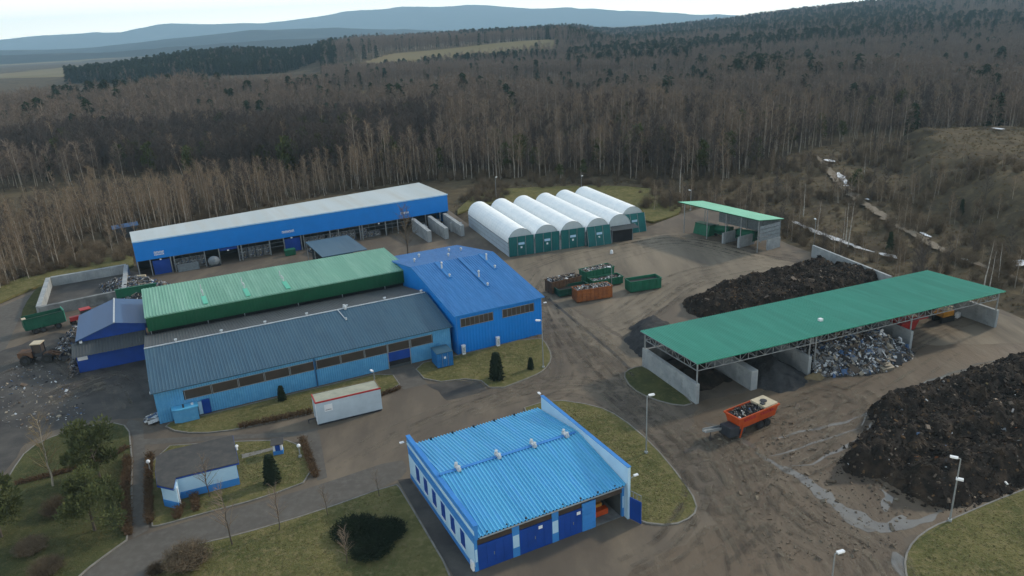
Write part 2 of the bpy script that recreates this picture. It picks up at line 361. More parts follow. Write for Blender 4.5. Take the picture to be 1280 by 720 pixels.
def lawn(name, P, m, kerb=True, h=.1, smooth=1):
    P = smooth_poly(P, smooth) if smooth else P
    if area(P) < 0: P = P[::-1]
    o = MB().prism(P, -.1, h).build(name, m); o['kind'] = 'structure'
    if kerb:
        k = MB(); n = len(P); cx = [Vector(p) for p in P]; off = []
        for i in range(n):
            d = ((cx[(i + 1) % n] - cx[i]).normalized() + (cx[i] - cx[i - 1]).normalized()); d = d.normalized() if d.length > 1e-6 else Vector((1, 0))
            off.append(cx[i] + Vector((d.y, -d.x)) * .16)
        for i in range(n):
            j = (i + 1) % n; a, b, c, d = cx[i], cx[j], off[j], off[i]; z = h + .025
            k.face([(*a, z), (*d, z), (*c, z), (*b, z)]); k.face([(*d, -.02), (*c, -.02), (*c, z), (*d, z)]); k.face([(*b, h - .05), (*a, h - .05), (*a, z), (*b, z)])
        structure(k.build('kerb', M['kerb']))
    return o
GA = R_(26.0)                                   # bearing of the garage and halls
lawn('lawn', W([(-60, 640), (0, 622), (14, 592), (36, 561), (72, 544), (114, 533), (152, 529), (164, 545), (163, 672), (140, 688), (100, 718), (60, 760), (-200, 800)]), M['lawn_dark'])
lawn('lawn', W([(187, 560), (290, 553), (380, 551), (394, 598), (330, 622), (250, 643), (200, 657), (189, 658)]), M['lawn'])
lawn('lawn', W([(190, 712), (235, 684), (292, 672), (400, 640), (494, 606), (500, 612), (575, 740), (600, 860), (150, 900), (170, 760)]), M['lawn'])
lawn('lawn', W([(203, 531), (245, 523), (400, 485), (487, 464), (503, 487), (392, 516), (335, 529), (272, 541), (225, 541)]), M['lawn'])
lawn('lawn', W([(516, 457), (570, 446), (674, 420), (686, 436), (689, 450), (680, 463), (665, 471), (618, 489), (597, 472), (536, 479)]), M['lawn'])
lawn('lawn', W([(645, 514), (690, 500), (745, 508), (775, 522), (815, 556), (850, 598), (871, 630), (866, 646), (840, 657), (800, 653), (792, 640), (720, 560)]), M['lawn'])
lawn('lawn', W([(779, 468), (790, 461), (806, 458), (869, 504), (850, 508), (815, 499), (790, 486)]), M['lawn_dark'])  # shade cast by the shed end wall is put into the darker lawn colour
lawn('lawn', W([(1134, 722), (1132, 698), (1143, 677), (1166, 660), (1192, 650), (1240, 629), (1290, 610), (1420, 556), (1600, 800), (1250, 900), (1145, 760)]), M['lawn'])

# puddles and pale run-off in the mud
def strip(px, wd, z, name, m, seed=0, n=None, kind='structure'):
    pts = [Vector(at(*p)) for p in px]; Lft, Rgt = [], []
    dense = []
    for i in range(len(pts) - 1):
        k = max(2, int((pts[i + 1] - pts[i]).length / .5)); dense += [pts[i].lerp(pts[i + 1], j / k) for j in range(k)]
    dense.append(pts[-1])
    for i, p in enumerate(dense):
        d = (dense[min(i + 1, len(dense) - 1)] - dense[max(i - 1, 0)]).normalized(); nn = Vector((-d.y, d.x))
        q = i / (len(dense) - 1); wv = wd * (math.sin(PI * min(.97, max(.03, q))) ** .5) * (1 + .8 * noise.noise(Vector((p.x * .6, p.y * .6, seed))))
        c = p + nn * .4 * noise.noise(Vector((p.x * .35, p.y * .35, seed + 9)))
        Lft.append(c + nn * wv / 2); Rgt.append(c - nn * wv / 2)
    b = MB()
    for i in range(len(dense) - 1):
        b.face([(*Rgt[i], z), (*Rgt[i + 1], z), (*Lft[i + 1], z), (*Lft[i], z)])
    o = b.build(name, m); o['kind'] = kind; return o
strip([(945, 565), (975, 582), (1005, 598), (1030, 620), (1062, 640), (1100, 660), (1140, 656), (1180, 640)], 1.4, .02, 'puddle', M['puddle'], 1)
strip([(1035, 624), (1060, 645), (1085, 660), (1110, 655), (1130, 645)], 1.5, .016, 'puddle', M['puddle'], 4)
strip([(1075, 532), (1092, 512), (1130, 492), (1165, 476), (1200, 463), (1245, 450)], .5, .02, 'puddle', M['puddle'], 2)
strip([(965, 548), (1000, 540), (1030, 535), (1060, 528), (1085, 515)], .4, .02, 'puddle', M['puddle'], 3)
strip([(985, 582), (1015, 580), (1045, 565), (1080, 545), (1092, 528)], .35, .02, 'puddle', M['puddle'], 6)
strip([(960, 570), (1000, 560), (1040, 545), (1075, 536)], .25, .02, 'puddle', M['puddle'], 8)
strip([(1100, 612), (1112, 622), (1108, 640)], .9, .024, 'puddle', M['puddle'], 9)
strip([(1118, 690), (1128, 705), (1133, 725)], 1.1, .02, 'puddle', M['puddle'], 5)
strip([(880, 528), (905, 536), (930, 552), (948, 562)], 1.2, .02, 'puddle', M['puddle'], 7)
sheet('drain_strip', W([(684, 374), (687, 373), (768, 440), (790, 462), (786, 463), (764, 441)]), .02, M['dark_asphalt'])

# ------------------------------------------------------------------ buildings
def window(parent, u0, u1, v, z0, z1, frame='steel', bars=0):
    w_ = bx(u0, u1, v - .02, v + .06, z0, z1).build('window', M['glass'], parent); f = MB(); t = .07
    f.box(u0 - t, u1 + t, v - .07, v + .05, z0 - t, z0); f.box(u0 - t, u1 + t, v - .07, v + .05, z1, z1 + t)
    f.box(u0 - t, u0, v - .07, v + .05, z0, z1); f.box(u1, u1 + t, v - .07, v + .05, z0, z1)
    for k in range(bars):
        x = u0 + (u1 - u0) * (k + 1) / (bars + 1); f.box(x - .025, x + .025, v - .05, v + .05, z0, z1)
    f.build('frame', M[frame], w_); return w_
def ribbed_wall(b, u0, u1, v, z0, z1, pitch=.3, h=.04):
    n = max(1, round((u1 - u0) / pitch)); p = (u1 - u0) / n; xs = []
    for i in range(n):
        a = u0 + i * p; xs += [(a, 0), (a + p * .5, 0), (a + p * .62, h), (a + p * .88, h)]
    xs.append((u1, 0)); k = len(b.v)
    for x, d in xs: b.v += [(x, v - d, z0), (x, v - d, z1)]
    for i in range(len(xs) - 1): b.f.append((k + 2 * i, k + 2 * i + 2, k + 2 * i + 3, k + 2 * i + 1)); b.mi.append(0)
def cowl(parent, x, y, z, s=1., name='roof_vent'):
    s *= .72
    b = MB().tube((x, y, z - .1), (x, y, z + .55 * s), .16 * s, n=8); b.tube((x, y, z + .5 * s), (x, y, z + .72 * s), .3 * s, .3 * s, n=8); b.tube((x, y, z + .72 * s), (x, y, z + .9 * s), .3 * s, .06 * s, n=8)
    return b.build(name, M['pipe'], parent, True)
def twin_vent(parent, x, y, z):
    b = MB().box(x - .18, x + .18, y - .5, y + .5, z - .05, z + .22)
    for k in (-.35, .35):
        b.tube((x, y + k, z), (x, y + k, z + .42), .1, n=8); b.tube((x, y + k, z + .38), (x, y + k, z + .5), .18, .15, n=8)
    return b.build('roof_vent', M['pipe'], parent)

# garage
GO = (-4.34, 53.64)
g = thing('garage', 'light blue ribbed-roof garage with four dark blue gates, one standing open', 'garage', GO, GA)
GW, GD = 15.7, 16.9
b = MB(); b.box(.0, .33, .25, GD - .2, 0, 3.6); b.box(GW - .3, GW, .25, GD - .2, 0, 3.6); b.box(.33, GW - .3, GD - .5, GD - .2, 0, 3.6)
b.build('wall', M['inner'], g)
b = MB(); b.box(0, GW, 0.02, GD, .0, .03); b.build('floor_slab', M['concrete_dark'], g)
b = MB(); b.ribs(GW - .3, -.35, 3.72, 8.3, 5.08, .36, .12, .31); b.build('front_roof', M['light_blue'], g)
b = MB(); b.ribs(GW - .3, 8.3, 5.08, GD + .2, 3.8, .36, .12, .31); b.build('back_roof', M['light_blue'], g)
b = MB(); b.slab(GW - .6, -.3, 3.66, 8.3, 5.02, .1, .3); b.slab(GW - .6, 8.302, 5.02, GD + .15, 3.74, .1, .3); b.build('roof_deck', M['dark'], g)
bx(.3, GW - .3, 8.12, 8.48, 5.14, 5.22).build('ridge_cap', M['mid_blue'], g)
for x in (2.15, 6.45, 10.42, 14.2): twin_vent(g, x, 8.3, 5.2)
b = MB().tube((.4, -.42, 3.66), (GW - .4, -.42, 3.66), .07, n=6); b.build('gutter', M['steel'], g)
for x in np.arange(1.2, GW - .5, 1.9):
    bx(x, x + .12, -.2, -.08, 3.76, 3.95).build('snow_guard', M['machine'], g); 
for x in (2.5, 5, 7.5, 10, 12.5): bx(x, x + .2, GD - .05, GD + .1, 3.85, 4.1).build('snow_guard', M['machine'], g)
# parapets with painted bands
for s, x0, x1, zt, y0, y1 in ((0, -.02, .33, 5.02, -.3, GD + .25), (1, GW + .02, GW + .3, 5.8, -.6, 16.2)):
    bx(x0, x1, y0, y1, 3.5 if not s else 0, zt - .06).build('parapet', M['pale_blue'] if s else M['mid_blue'], g)
    bx(x0 - .05, x1 + .05, y0 - .05, y1 + .05, zt - .06, zt).build('parapet_cap', M['mid_blue'], g)
b = MB(); b.box(-.06, -.025, -.28, GD + .23, 4.0, 4.42); b.build('pale_band', M['pale_blue'], g)
bx(-.055, -.002, .0, GD, 3.0, 3.58).build('blue_band', M['mid_blue'], g)
bx(-.05, -.002, .0, GD, .55, 2.98).build('pale_wall', M['pale_blue'], g)
bx(-.07, -.002, -.0, GD, 0, .53).build('plinth', M['mid_blue'], g)
for k in range(6):
    y = 2.0 + k * 2.35
    w_ = bx(-.09, -.055, y, y + .95, 1.1, 2.75).build('window', M['deep_blue'], g)
    bx(-.14, -.06, y - .06, y + 1.01, 1.02, 1.09).build('sill', M['white'], w_)
for u0, u1 in ((-.02, .3), (3.7, 4.42), (7.76, 8.46), (GW - .22, GW + .02)):
    p = bx(u0, u1, 0, .4, 0, 3.6).build('pillar', M['mid_blue'], g); bx(u0 + .05, u1 - .05, -.012, -.002, 1.0, 2.3).build('pale_panel', M['pale_blue'], p)
bx(.3, GW - .22, .05, .3, 2.68, 3.56).build('lintel', M['glass'], g)
for i, (u0, u1) in enumerate(((.32, 3.68), (4.44, 7.74), (8.48, 10.95))):
    d = MB(); d.box(u0, u1, -.02, .045, .03, 2.66)
    for k in range(1, 4): x = u0 + (u1 - u0) * k / 4; d.box(x - .02, x + .02, -.045, -.02, .05, 2.64)
    dd = d.build('gate', M['deep_blue'], g)
    if i: bx(u0 + 1.9, u0 + 2.3, -.065, -.046, 2.1, 2.42).build('notice', M['white'], dd)
    bx(u0 + 1.5, u0 + 1.56, -.09, -.046, 1.2, 1.5).build('handle', M['steel'], dd)
d = MB(); d.box(10.98, 12.45, -.06, .04, .03, 3.1)
for k in range(6): d.box(11.0, 12.43, -.09, -.06, .3 + k * .48, .36 + k * .48)
d.build('gate', M['mid_blue'], g)['label'] = 'folded ribbed gate leaf beside the open bay'
d = MB(); q = Vector((.3, -.95, 0)).normalized(); rot = Matrix.Rotation(math.atan2(q.y, q.x), 3, 'Z')
d.obox((GW + .1 + q.x * .95, -.05 + q.y * .95, 1.25), (1.9, .08, 2.4), rot)
dd = d.build('gate', M['deep_blue'], g); dd['label'] = 'open gate leaf swung outwards'
d = MB(); d.obox((GW + .1 + q.x * .95, -.05 + q.y * .95, 3.15), (1.9, .05, .05), rot)
for k in range(5): d.obox((GW + .1 + q.x * (.05 + .45 * k), -.05 + q.y * (.05 + .45 * k), 2.8), (.04, .04, .7), rot)
d.build('rail', M['steel'], dd)
# a yellow machine parked in the open bay
t = thing('small_loader', 'yellow loader parked inside the open garage bay', 'loader', (GO[0] + math.cos(GA) * 13.6 - math.sin(GA) * 3.2, GO[1] + math.sin(GA) * 13.6 + math.cos(GA) * 3.2, .03), GA)
b = MB(); b.box(-.8, .8, -1.1, .9, .5, 1.25); b.box(-.6, .6, -1.6, -1.1, .55, 1.05); b.build('body', M['yellow'], t)
b = MB(); b.box(-.65, .65, .1, .9, 1.25, 2.2); c_ = b.build('cab', M['machine'], t); bx(-.7, .7, .05, .95, 2.2, 2.3).build('roof', M['yellow'], c_)
bx(-.95, .95, -2.2, -1.6, .1, .7).build('bucket', M['orange'], t)
for sx in (-.85, .85):
    for sy in (-1.0, .55): MB().tube((sx - .15, sy, .45), (sx + .15, sy, .45), .45, n=12).build('wheel', M['rubber'], t)
bx(-.25, -.08, .05, .6, .1, 1.0).build('meter_cabinet', M['white'], g); 
def wall_lamp(x, y, z, dx, dy, label):
    t = thing('wall_lamp', label, 'lamp', (x, y, z), math.atan2(dy, dx), 'wall lamps')
    MB().tube((0, 0, 0), (.5, 0, .15), .03).build('arm', M['galv'], t); MB().box(.4, .85, -.12, .12, .12, .24).build('lamp_head', M['white'], t)
def gl(u, v): return (GO[0] + u * math.cos(GA) - v * math.sin(GA), GO[1] + u * math.sin(GA) + v * math.cos(GA))
wall_lamp(*gl(-.05, 16.8), 4.4, -math.cos(GA), -math.sin(GA), 'white lamp on the back left corner of the garage parapet')
wall_lamp(*gl(GW + .38, -.5), 4.4, math.cos(GA), math.sin(GA), 'white lamp above the open gate at the garage corner')
wall_lamp(*gl(GW + .18, 16.27), 5.6, -math.sin(GA), math.cos(GA), 'white lamp at the back end of the tall garage parapet')

# low hall with the window strip
LH = (-45.03, 83.42)
h = thing('low_hall', 'long sky blue hall with dark blue-grey ribbed roof and window strip', 'hall', LH, GA)
HL = 39.7
b = MB(); ribbed_wall(b, 0, HL, 0, 0, 2.42); ribbed_wall(b, 0, HL, 0, 3.78, 4.5); ribbed_wall(b, 0, 3.3, 0, 2.42, 3.78); ribbed_wall(b, 36.95, HL, 0, 2.42, 3.78)
b.face([(0, 0, 0), (0, 22, 0), (0, 22, 4.0), (0, 9.75, 6.5), (0, 0, 4.5)][::-1]); b.face([(HL, 0, 0), (HL, 22, 0), (HL, 22, 4.0), (HL, 9.75, 6.5), (HL, 0, 4.5)]); b.face([(0, 22, 0), (HL, 22, 0), (HL, 22, 4), (0, 22, 4)][::-1])
b.build('wall', M['hall_blue'], h)
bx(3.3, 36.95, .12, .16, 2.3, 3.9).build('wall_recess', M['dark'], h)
bx(19.72, 19.95, -.1, .05, 0, 4.5).build('pilaster', M['mid_blue'], h)
b = MB(); b.tube((19.84, -.16, 0), (19.84, -.16, 4.4), .07); b.build('downpipe', M['steel_blue'], h)
us = [3.38 + 3.29 * k for k in range(5)] + [20.05 + 3.37 * k for k in range(5)]
for k, u0 in enumerate(us): window(h, u0 + .1, u0 + (3.29 if k < 5 else 3.37) - .12, .04, 2.5, 3.7, 'galv', 0)
b = MB(); b.box(30.12, 33.3, -.1, .1, 1.1, 2.42); d_ = b.build('dock_door', M['deep_blue'], h); bx(30.12, 33.3, -.09, .1, .0, .4).build('lower_panel', M['steel_grey'], d_)
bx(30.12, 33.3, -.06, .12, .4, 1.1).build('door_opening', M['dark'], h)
bx(30.0, 30.12, -.12, .05, 0, 3.8).build('door_post', M['galv'], h); bx(33.3, 33.42, -.12, .05, 0, 3.8).build('door_post', M['galv'], h)
b = MB(); b.ribs(HL + .5, -.55, 4.55, 9.75, 6.68, .4, .05, -.3); b.build('front_roof', M['steel_blue'], h)
b = MB(); b.ribs(HL + .5, 9.75, 6.68, 22.2, 4.2, .4, .05, -.3); b.build('back_roof', M['steel_grey'], h)
MB().tube((-.3, 9.75, 6.76), (HL, 9.75, 6.76), .1, n=6).build('ridge_cap', M['pipe'], h)
bx(-.3, HL + .2, -.66, -.54, 4.42, 4.56).build('gutter', M['steel_blue'], h)
for k in range(7):
    x = 3.7 + k * 5.9; b = MB().tube((x, 9.75, 6.7), (x, 9.75, 7.15), .1, n=8); b.tube((x - .2, 9.75, 7.15), (x + .2, 9.75, 7.15), .14, n=8); b.build('roof_vent', M['pipe'], h)
twin_vent(h, 27.0, 9.75, 6.75)
b = MB().tube((25.9, 9.6, 6.8), (26.3, 6.6, 6.12), .06); b.tube((26.3, 6.6, 6.1), (26.3, 6.6, 6.45), .13); b.build('roof_pipe', M['pipe'], h)
for u, v in ((-.15, 10.), (-.2, 1.5), (-.2, 5.5)):
    bx(u - .25, u, v, v + .3, 3.6, 3.85).build('floodlight', M['white'], h)
# entrance annex against the low hall
t = thing('entrance_porch', 'small pale blue porch with dark blue door against the low hall', 'porch', gl(0, 0), 0)
t.location = (LH[0] + math.cos(GA) * 1.7 + math.sin(GA) * 1.35, LH[1] + math.sin(GA) * 1.7 - math.cos(GA) * 1.35, .1); t.rotation_euler = (0, 0, GA)
b = MB(); b.prism([(0, .3), (.8, -.1), (2.9, -.1), (2.9, 1.2), (0, 1.2)], 0, 1.75); b.build('wall', M['hall_blue'], t)
b = MB(); b.prism([(-.1, .2), (.75, -.2), (3.0, -.2), (3.0, 1.2), (-.1, 1.2)], 1.75, 1.87); b.build('roof', M['light_blue'], t)
bx(3.02, 3.45, .9, 1.2, .1, 1.75).build('window', M['pale_blue'], t); bx(3.5, 4.45, 1.0, 1.25, 0, 1.9).build('door', M['deep_blue'], t)
bx(1.2, 1.4, .2, .4, 1.87, 2.3).build('chimney', M['machine'], t); bx(2.2, 2.5, .5, .8, 1.87, 2.05).build('skylight', M['white'], t)

# green hall
h = thing('green_hall', 'hall with pale green ribbed roof and dark green front behind the low hall', 'hall', LH, GA)
b = MB(); b.ribs(41.2, 21.6, 7.12, 35.6, 7.5, .45, .06, .2); b.build('roof', M['green_roof'], h)
b = MB(); ribbed_wall(b, .3, 41.3, 21.7, 4.85, 7.0, .5, .03); b.face([(.3, 21.7, 4.85), (.3, 35.5, 4.85), (.3, 35.5, 7.4), (.3, 21.7, 7.0)][::-1]); b.face([(.3, 35.5, 0), (41.3, 35.5, 0), (41.3, 35.5, 7.4), (.3, 35.5, 7.4)][::-1]); b.face([(41.3, 21.7, 4.85), (41.3, 35.5, 4.85), (41.3, 35.5, 7.4), (41.3, 21.7, 7.0)])
b.build('fascia', M['green_fascia'], h)
bx(.2, 41.4, 21.55, 21.75, 6.98, 7.1).build('gutter', M['green_roof'], h)
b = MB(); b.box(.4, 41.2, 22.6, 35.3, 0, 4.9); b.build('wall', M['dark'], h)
for x in (.6, 8.6, 14.0, 22.3, 29.5, 36.8): bx(x, x + .12, 21.75, 21.87, 3.9, 4.9).build('post', M['galv'], h)
for x in (8.5, 14.8, 21.0):
    bx(x, x + .7, 22.5, 26.6, 7.24, 7.32).build('skylight', M['mint_roof'], h)
    for v_, h_, r_ in ((26.9, .8, .1), (28.5, .55, .15), (30, 1.0, .08)): MB().tube((x + .35, v_, 7.2), (x + .35, v_, 7.25 + h_), r_).build('roof_vent', M['pipe'], h)

# tall blue hall
h = thing('tall_hall', 'tall vivid blue hall with blue gable roof beside the low hall', 'hall', LH, GA)
U0, U1 = 40.3, 54.6
b = MB()
ribbed_wall(b, U0, U1, -.75, 0, 6.15, .5, .025)
for x, rv in ((U0, True), (U1, False)):
    q = [(x, -.75, 0), (x, 32.5, 0), (x, 32.5, 6.2), (x, 16.5, 8.85), (x, -.75, 6.15)]
    b.face(q[::-1] if rv else q)
b.face([(U0, 32.5, 0), (U1, 32.5, 0), (U1, 32.5, 6.2), (U0, 32.5, 6.2)][::-1]); b.build('wall', M['blue'], h)
b = MB(); b.ribs(U1 - U0 + .6, -1.2, 6.28, 16.5, 9.05, .4, .05, U0 - .3); b.build('front_roof', M['blue_roof'], h)
b = MB(); b.ribs(U1 - U0 + .6, 16.5, 9.05, 33, 6.35, .4, .05, U0 - .3); b.build('back_roof', M['blue_roof'], h)
b = MB(); b.slab(U1 - U0 + .6, -1.15, 6.24, 16.5, 9.0, .16, U0 - .3); b.slab(U1 - U0 + .6, 16.502, 9.0, 32.95, 6.3, .16, U0 - .3); b.build('roof_deck', M['mid_blue'], h)
rz = lambda v: 6.28 + (v + 1.2) * 2.77 / 17.7 if v < 16.5 else 9.05 - (v - 16.5) * 2.7 / 16.5
for x, v0 in ((44.0, 10.2), (48.2, 5.0), (52.0, 10.2)):
    b = MB(); b.xsec([(v0, rz(v0) + .06), (16.4, 9.11), (16.4, 9.2), (v0, rz(v0) + .15)], x, x + .6); b.build('ridge_duct', M['blue_roof'], h)
    cowl(h, x + .3, v0 + .3, rz(v0) + .1, .9)
    b = MB().tube((x + .3, v0 + 3.5, rz(v0 + 3.5)), (x + .3, v0 + 3.5, rz(v0 + 3.5) + .9), .14, n=8); b.ball((x + .3, v0 + 3.5, rz(v0 + 3.5) + 1.1), .2, 8, 5); b.build('roof_vent', M['pipe'], h)
for x, v in ((42.2, 21), (44.6, 25.5), (52, 24), (48, 20), (50.5, 26)): cowl(h, x, v, rz(v), 1.1)
for u0, u1 in ((41.15, 46.3), (47.97, 53.2)): window(h, u0, u1, -.79, 4.2, 5.4, 'steel', 6)
bx(U0 - .3, U1 + .3, -1.32, -1.2, 6.14, 6.28).build('gutter', M['mid_blue'], h)
b = MB().tube((U0 + .1, -.95, 0), (U0 + .1, -.95, 6.1), .08); b.build('downpipe', M['mid_blue'], h)
for k, (u, lab) in enumerate(((41.1, 'white ventilation cabinet on the lawn close to the downpipe of the tall blue hall'), (46.7, 'white ventilation cabinet at the middle of the tall blue front wall'))):
    t = thing('ventilation_cabinet', lab, 'cabinet', (LH[0] + u * math.cos(GA) + 1.35 * math.sin(GA), LH[1] + u * math.sin(GA) - 1.35 * math.cos(GA), .1), GA, 'white cabinets against the tall hall')
    bx(-.25, .25, -.15, .25, 0, 1.35).build('body', M['white'], t); bx(-.29, .29, -.19, .29, 1.35, 1.42).build('lid', M['white'], t)
    b = MB()
    for k2 in range(4): b.box(-.18, .18, -.175, -.15, .3 + .22 * k2, .42 + .22 * k2)
    b.build('louvre', M['steel'], t)
# floodlight on the corner of the tall hall
wall_lamp(LH[0] + U1 * math.cos(GA) + .8 * math.sin(GA), LH[1] + U1 * math.sin(GA) - .8 * math.cos(GA), 4.9, math.cos(GA), math.sin(GA), 'white lamp on the right corner of the tall blue hall')

# blue annexes on the left
h = thing('lean_to_annex', 'low dark blue lean-to with grey roof at the dirty yard', 'annex', LH, GA)
b = MB(); b.box(-9.75, -.55, 23.3, 26, 0, 2.75); b.build('wall', M['deep_blue'], h)
b = MB(); b.ribs(10, 22.5, 2.75, 26.1, 3.75, .4, .04, -10.2); b.build('roof', M['steel_grey'], h);
bx(-9.6, -8.3, 23.24, 23.29, 1.9, 2.45).build('sign_board', M['white'], h)
h = thing('gabled_annex', 'dark blue gabled annex with slate blue roof left of the green hall', 'annex', LH, GA)
b = MB()
for y, rv in ((26.2, False), (38, True)):
    q = [(-9.0, y, 0), (-.1, y, 0), (-.1, y, 4.9), (-4.1, y, 5.85), (-9.0, y, 4.25)]; b.face(q[::-1] if rv else q)
b.face([(-9, 26.2, 0), (-9, 38, 0), (-9, 38, 4.25), (-9, 26.2, 4.25)][::-1]); b.build('wall', M['deep_blue'], h)
b = MB(); b.face([(-9.6, 25.6, 4.15), (-4.1, 25.6, 5.95), (-4.1, 38.3, 5.95), (-9.6, 38.3, 4.15)]); b.face([(-4.1, 25.6, 5.95), (.15, 25.6, 4.95), (.15, 38.3, 4.95), (-4.1, 38.3, 5.95)])
b.face([(-9.6, 25.6, 4.05), (-9.6, 25.6, 4.15), (-4.1, 25.6, 5.95), (-4.1, 25.6, 5.85)][::-1]); b.build('roof', M['slate_blue'], h)
MB().tube((-4.1, 25.6, 5.98), (-4.1, 38.3, 5.98), .12, n=6).build('ridge_cap', M['pipe'], h)
bx(-9.15, -8.75, 25.75, 26.15, 2.9, 4.0).build('fan_unit', M['white'], h)

# long hall at the back
LO, LA = (-76.2, 146.1), R_(27.8)
h = thing('long_hall', 'long open-fronted hall with vivid blue fascia and pale grey roof', 'hall', LO, LA)
LL = 69.5
b = MB(); b.box(0, LL, -.02, .18, 3.45, 7.5); b.build('fascia', M['blue'], h)
b = MB(); b.prism([(-.05, -.1), (LL + .1, -.1), (LL + .1, 18.5), (-.05, 9.8)], 7.5, 7.66); b.build('roof', M['pale_roof'], h)
bx(-.08, LL + .12, -.2, -.1, 7.44, 7.7).build('roof_edge', M['pale_blue'], h)
b = MB(); b.face([(0, 0.2, 0), (0, 9.7, 0), (0, 9.7, 7.5), (0, .2, 7.5)][::-1]); b.face([(LL, .2, 0), (LL, 18.3, 0), (LL, 18.3, 7.5), (LL, .2, 7.5)]); b.face([(0, 9.7, 0), (LL, 18.3, 0), (LL, 18.3, 7.5), (0, 9.7, 7.5)][::-1]); b.build('wall', M['blue'], h)
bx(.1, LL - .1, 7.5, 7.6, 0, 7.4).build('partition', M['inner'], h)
for x in (.15, 2.5, 6.35, 7.0, 13.0, 15.9, 19.85, 20.5, 26.5, 29.6, 33.4, 34.0, 40.0, 42.0, 47.0, 47.6, 53.3, 56.3, 60.2, 63.5, 67.3, 69.3):
    bx(x - .09, x + .09, .02, .3, 0, 3.45).build('column', M['galv'], h)
b = MB()
for x0, x1 in ((7.1, 12.9), (20.6, 26.4), (26.6, 29.5), (34.1, 39.9), (40.1, 46.9), (47.7, 53.2), (53.4, 60)):
    for z in (1.7, 2.6, 3.3): b.box(x0, x1, .12, .17, z, z + .06)
    for k in range(int((x1 - x0) / 1.5)): b.box(x0 + 1.5 * k, x0 + 1.5 * k + .04, .12, .16, .4, 3.4)
b.build('railing', M['steel'], h)
for u0, u1 in ((2.9, 6.2), (29.8, 33.2)):
    b = MB(); b.box(u0, u1, .3, .4, 0, 3.0); dd = b.build('roller_door', M['deep_blue'], h); bx(u0 + 1.4, u0 + 1.75, .05, .28, 3.05, 3.3).build('lamp', M['white'], dd)
bx(16.1, 19.7, .3, .4, 2.75, 3.35).build('roller_door', M['deep_blue'], h)
bx(17.6, 17.95, .05, .28, 2.6, 2.85).build('lamp', M['white'], h); bx(51.5, 51.85, .02, .1, 3.0, 3.3).build('lamp', M['white'], h)
for u, wd, st in ((4.45, 1.9, 2), (30.8, 2.7, 1), (58.3, 2.1, 0)):       # white lettering, too small to read
    b = MB(); n = 7 if st else 4; p = wd / n
    for k in range(n):
        x = u - wd / 2 + k * p
        b.box(x, x + p * .22, -.05, -.025, 4.45, 4.98); b.box(x + p * .6, x + p * .8, -.05, -.025, 4.45, 4.98); b.box(x + p * .22, x + p * .6, -.05, -.025, 4.68 if k % 2 else 4.86, 4.78 if k % 2 else 4.98)
        if st == 2: b.box(x, x + p * .7, -.05, -.025, 4.16, 4.36)
    b.build('lettering', M['white'], h)
# bales and heaps inside it
def bale_mesh(seed):
    rr = random.Random(seed); b = MB(); b.box(-.75, .75, -.5, .5, 0, 1.05, 1)
    for k in range(40):
        s_ = rr.choice((-1, 1)); ax = rr.random()
        if ax < .5: c = (rr.uniform(-.7, .7), -.51, rr.uniform(.08, .98))
        else: c = (rr.uniform(-.7, .7), rr.uniform(-.45, .45), 1.06)
        b.obox(c, (rr.uniform(.1, .35), rr.uniform(.05, .12), rr.uniform(.08, .25)), Matrix.Rotation(rr.uniform(0, 6), 3, Vector((rr.random(), rr.random(), 1)).normalized()), rr.randrange(6))
    return b
bales = []
for k in range(4):
    o = bale_mesh(k).build('bale', M['rubbish']); col.objects.unlink(o); bales.append(o)
k = 0
for u0, u1 in ((7.5, 12.6), (21, 26.2), (35, 39.6), (40.5, 46), (48.2, 52.6)):
    u = u0
    while u < u1:
        for z in (0, 1.06):
            if z and random.random() < .35: continue
            o = bales[k % 4] if k < 4 else bales[k % 4].copy(); col.objects.link(o); k += 1
            v = 1.6 + random.uniform(-.1, .2)
            o.location = (LO[0] + u * math.cos(LA) - v * math.sin(LA), LO[1] + u * math.sin(LA) + v * math.cos(LA), z); o.rotation_euler = (0, 0, LA + random.uniform(-.06, .06))
            tag(o, 'pressed rubbish bale stacked inside the long blue hall', 'bale', 'bales stacked inside the long hall')
        u += 1.65
# concrete bay dividers in front of its right end
def cwall(name, label, a, bq, t, h0, h1=None, m='concrete', cat='wall', group=None, cap=None):
    a, bq = Vector(a), Vector(bq); L = (bq - a).length; h1 = h1 or h0
    o = thing(name, label, cat, a, math.atan2((bq - a).y, (bq - a).x), group)
    n = max(1, round(L / 1.5)); p = L / n
    for i in range(n):
        z0 = h0 + (h1 - h0) * i / n; z1 = h0 + (h1 - h0) * (i + 1) / n
        mb = MB(); x0, x1 = i * p + .012, (i + 1) * p - .012
        mb.xsec([(-t / 2, 0), (t / 2, 0), (t / 2, 1), (-t / 2, 1)], x0, x1)
        mb.v = [(x, y, (0 if z == 0 else (z0 if x == x0 else z1))) for x, y, z in mb.v]
        mb.build('panel', M[m], o)
    return o
def lo(u, v): return (LO[0] + u * math.cos(LA) - v * math.sin(LA), LO[1] + u * math.sin(LA) + v * math.cos(LA))
for u, lab in ((59.4, 'concrete bay divider nearest the bare tree by the long hall'), (63.6, 'middle concrete bay divider before the long blue hall'), (67.6, 'concrete bay divider nearest the white tents, by the long hall')):
    cwall('bay_divider', lab, lo(u, -12), lo(u + .6, -.6), .9, 2.6, 3.2, group='concrete bay dividers')
# flat shelter
t = thing('flat_shelter', 'dark flat-roofed shelter on posts in front of the long hall', 'shelter', lo(32.3, -22.6), LA)
bx(0, 9.2, 0, 13.6, 3.9, 4.05).build('roof', M['steel_blue'], t)
for x in (.15, 9.05):
    for y in (.2, 6.8, 13.4): MB().tube((x, y, 0), (x, y, 3.9), .09).build('post', M['galv'], t)
bx(.3, 9.0, 10, 10.1, 0, 3.7).build('back_wall', M['inner'], t)

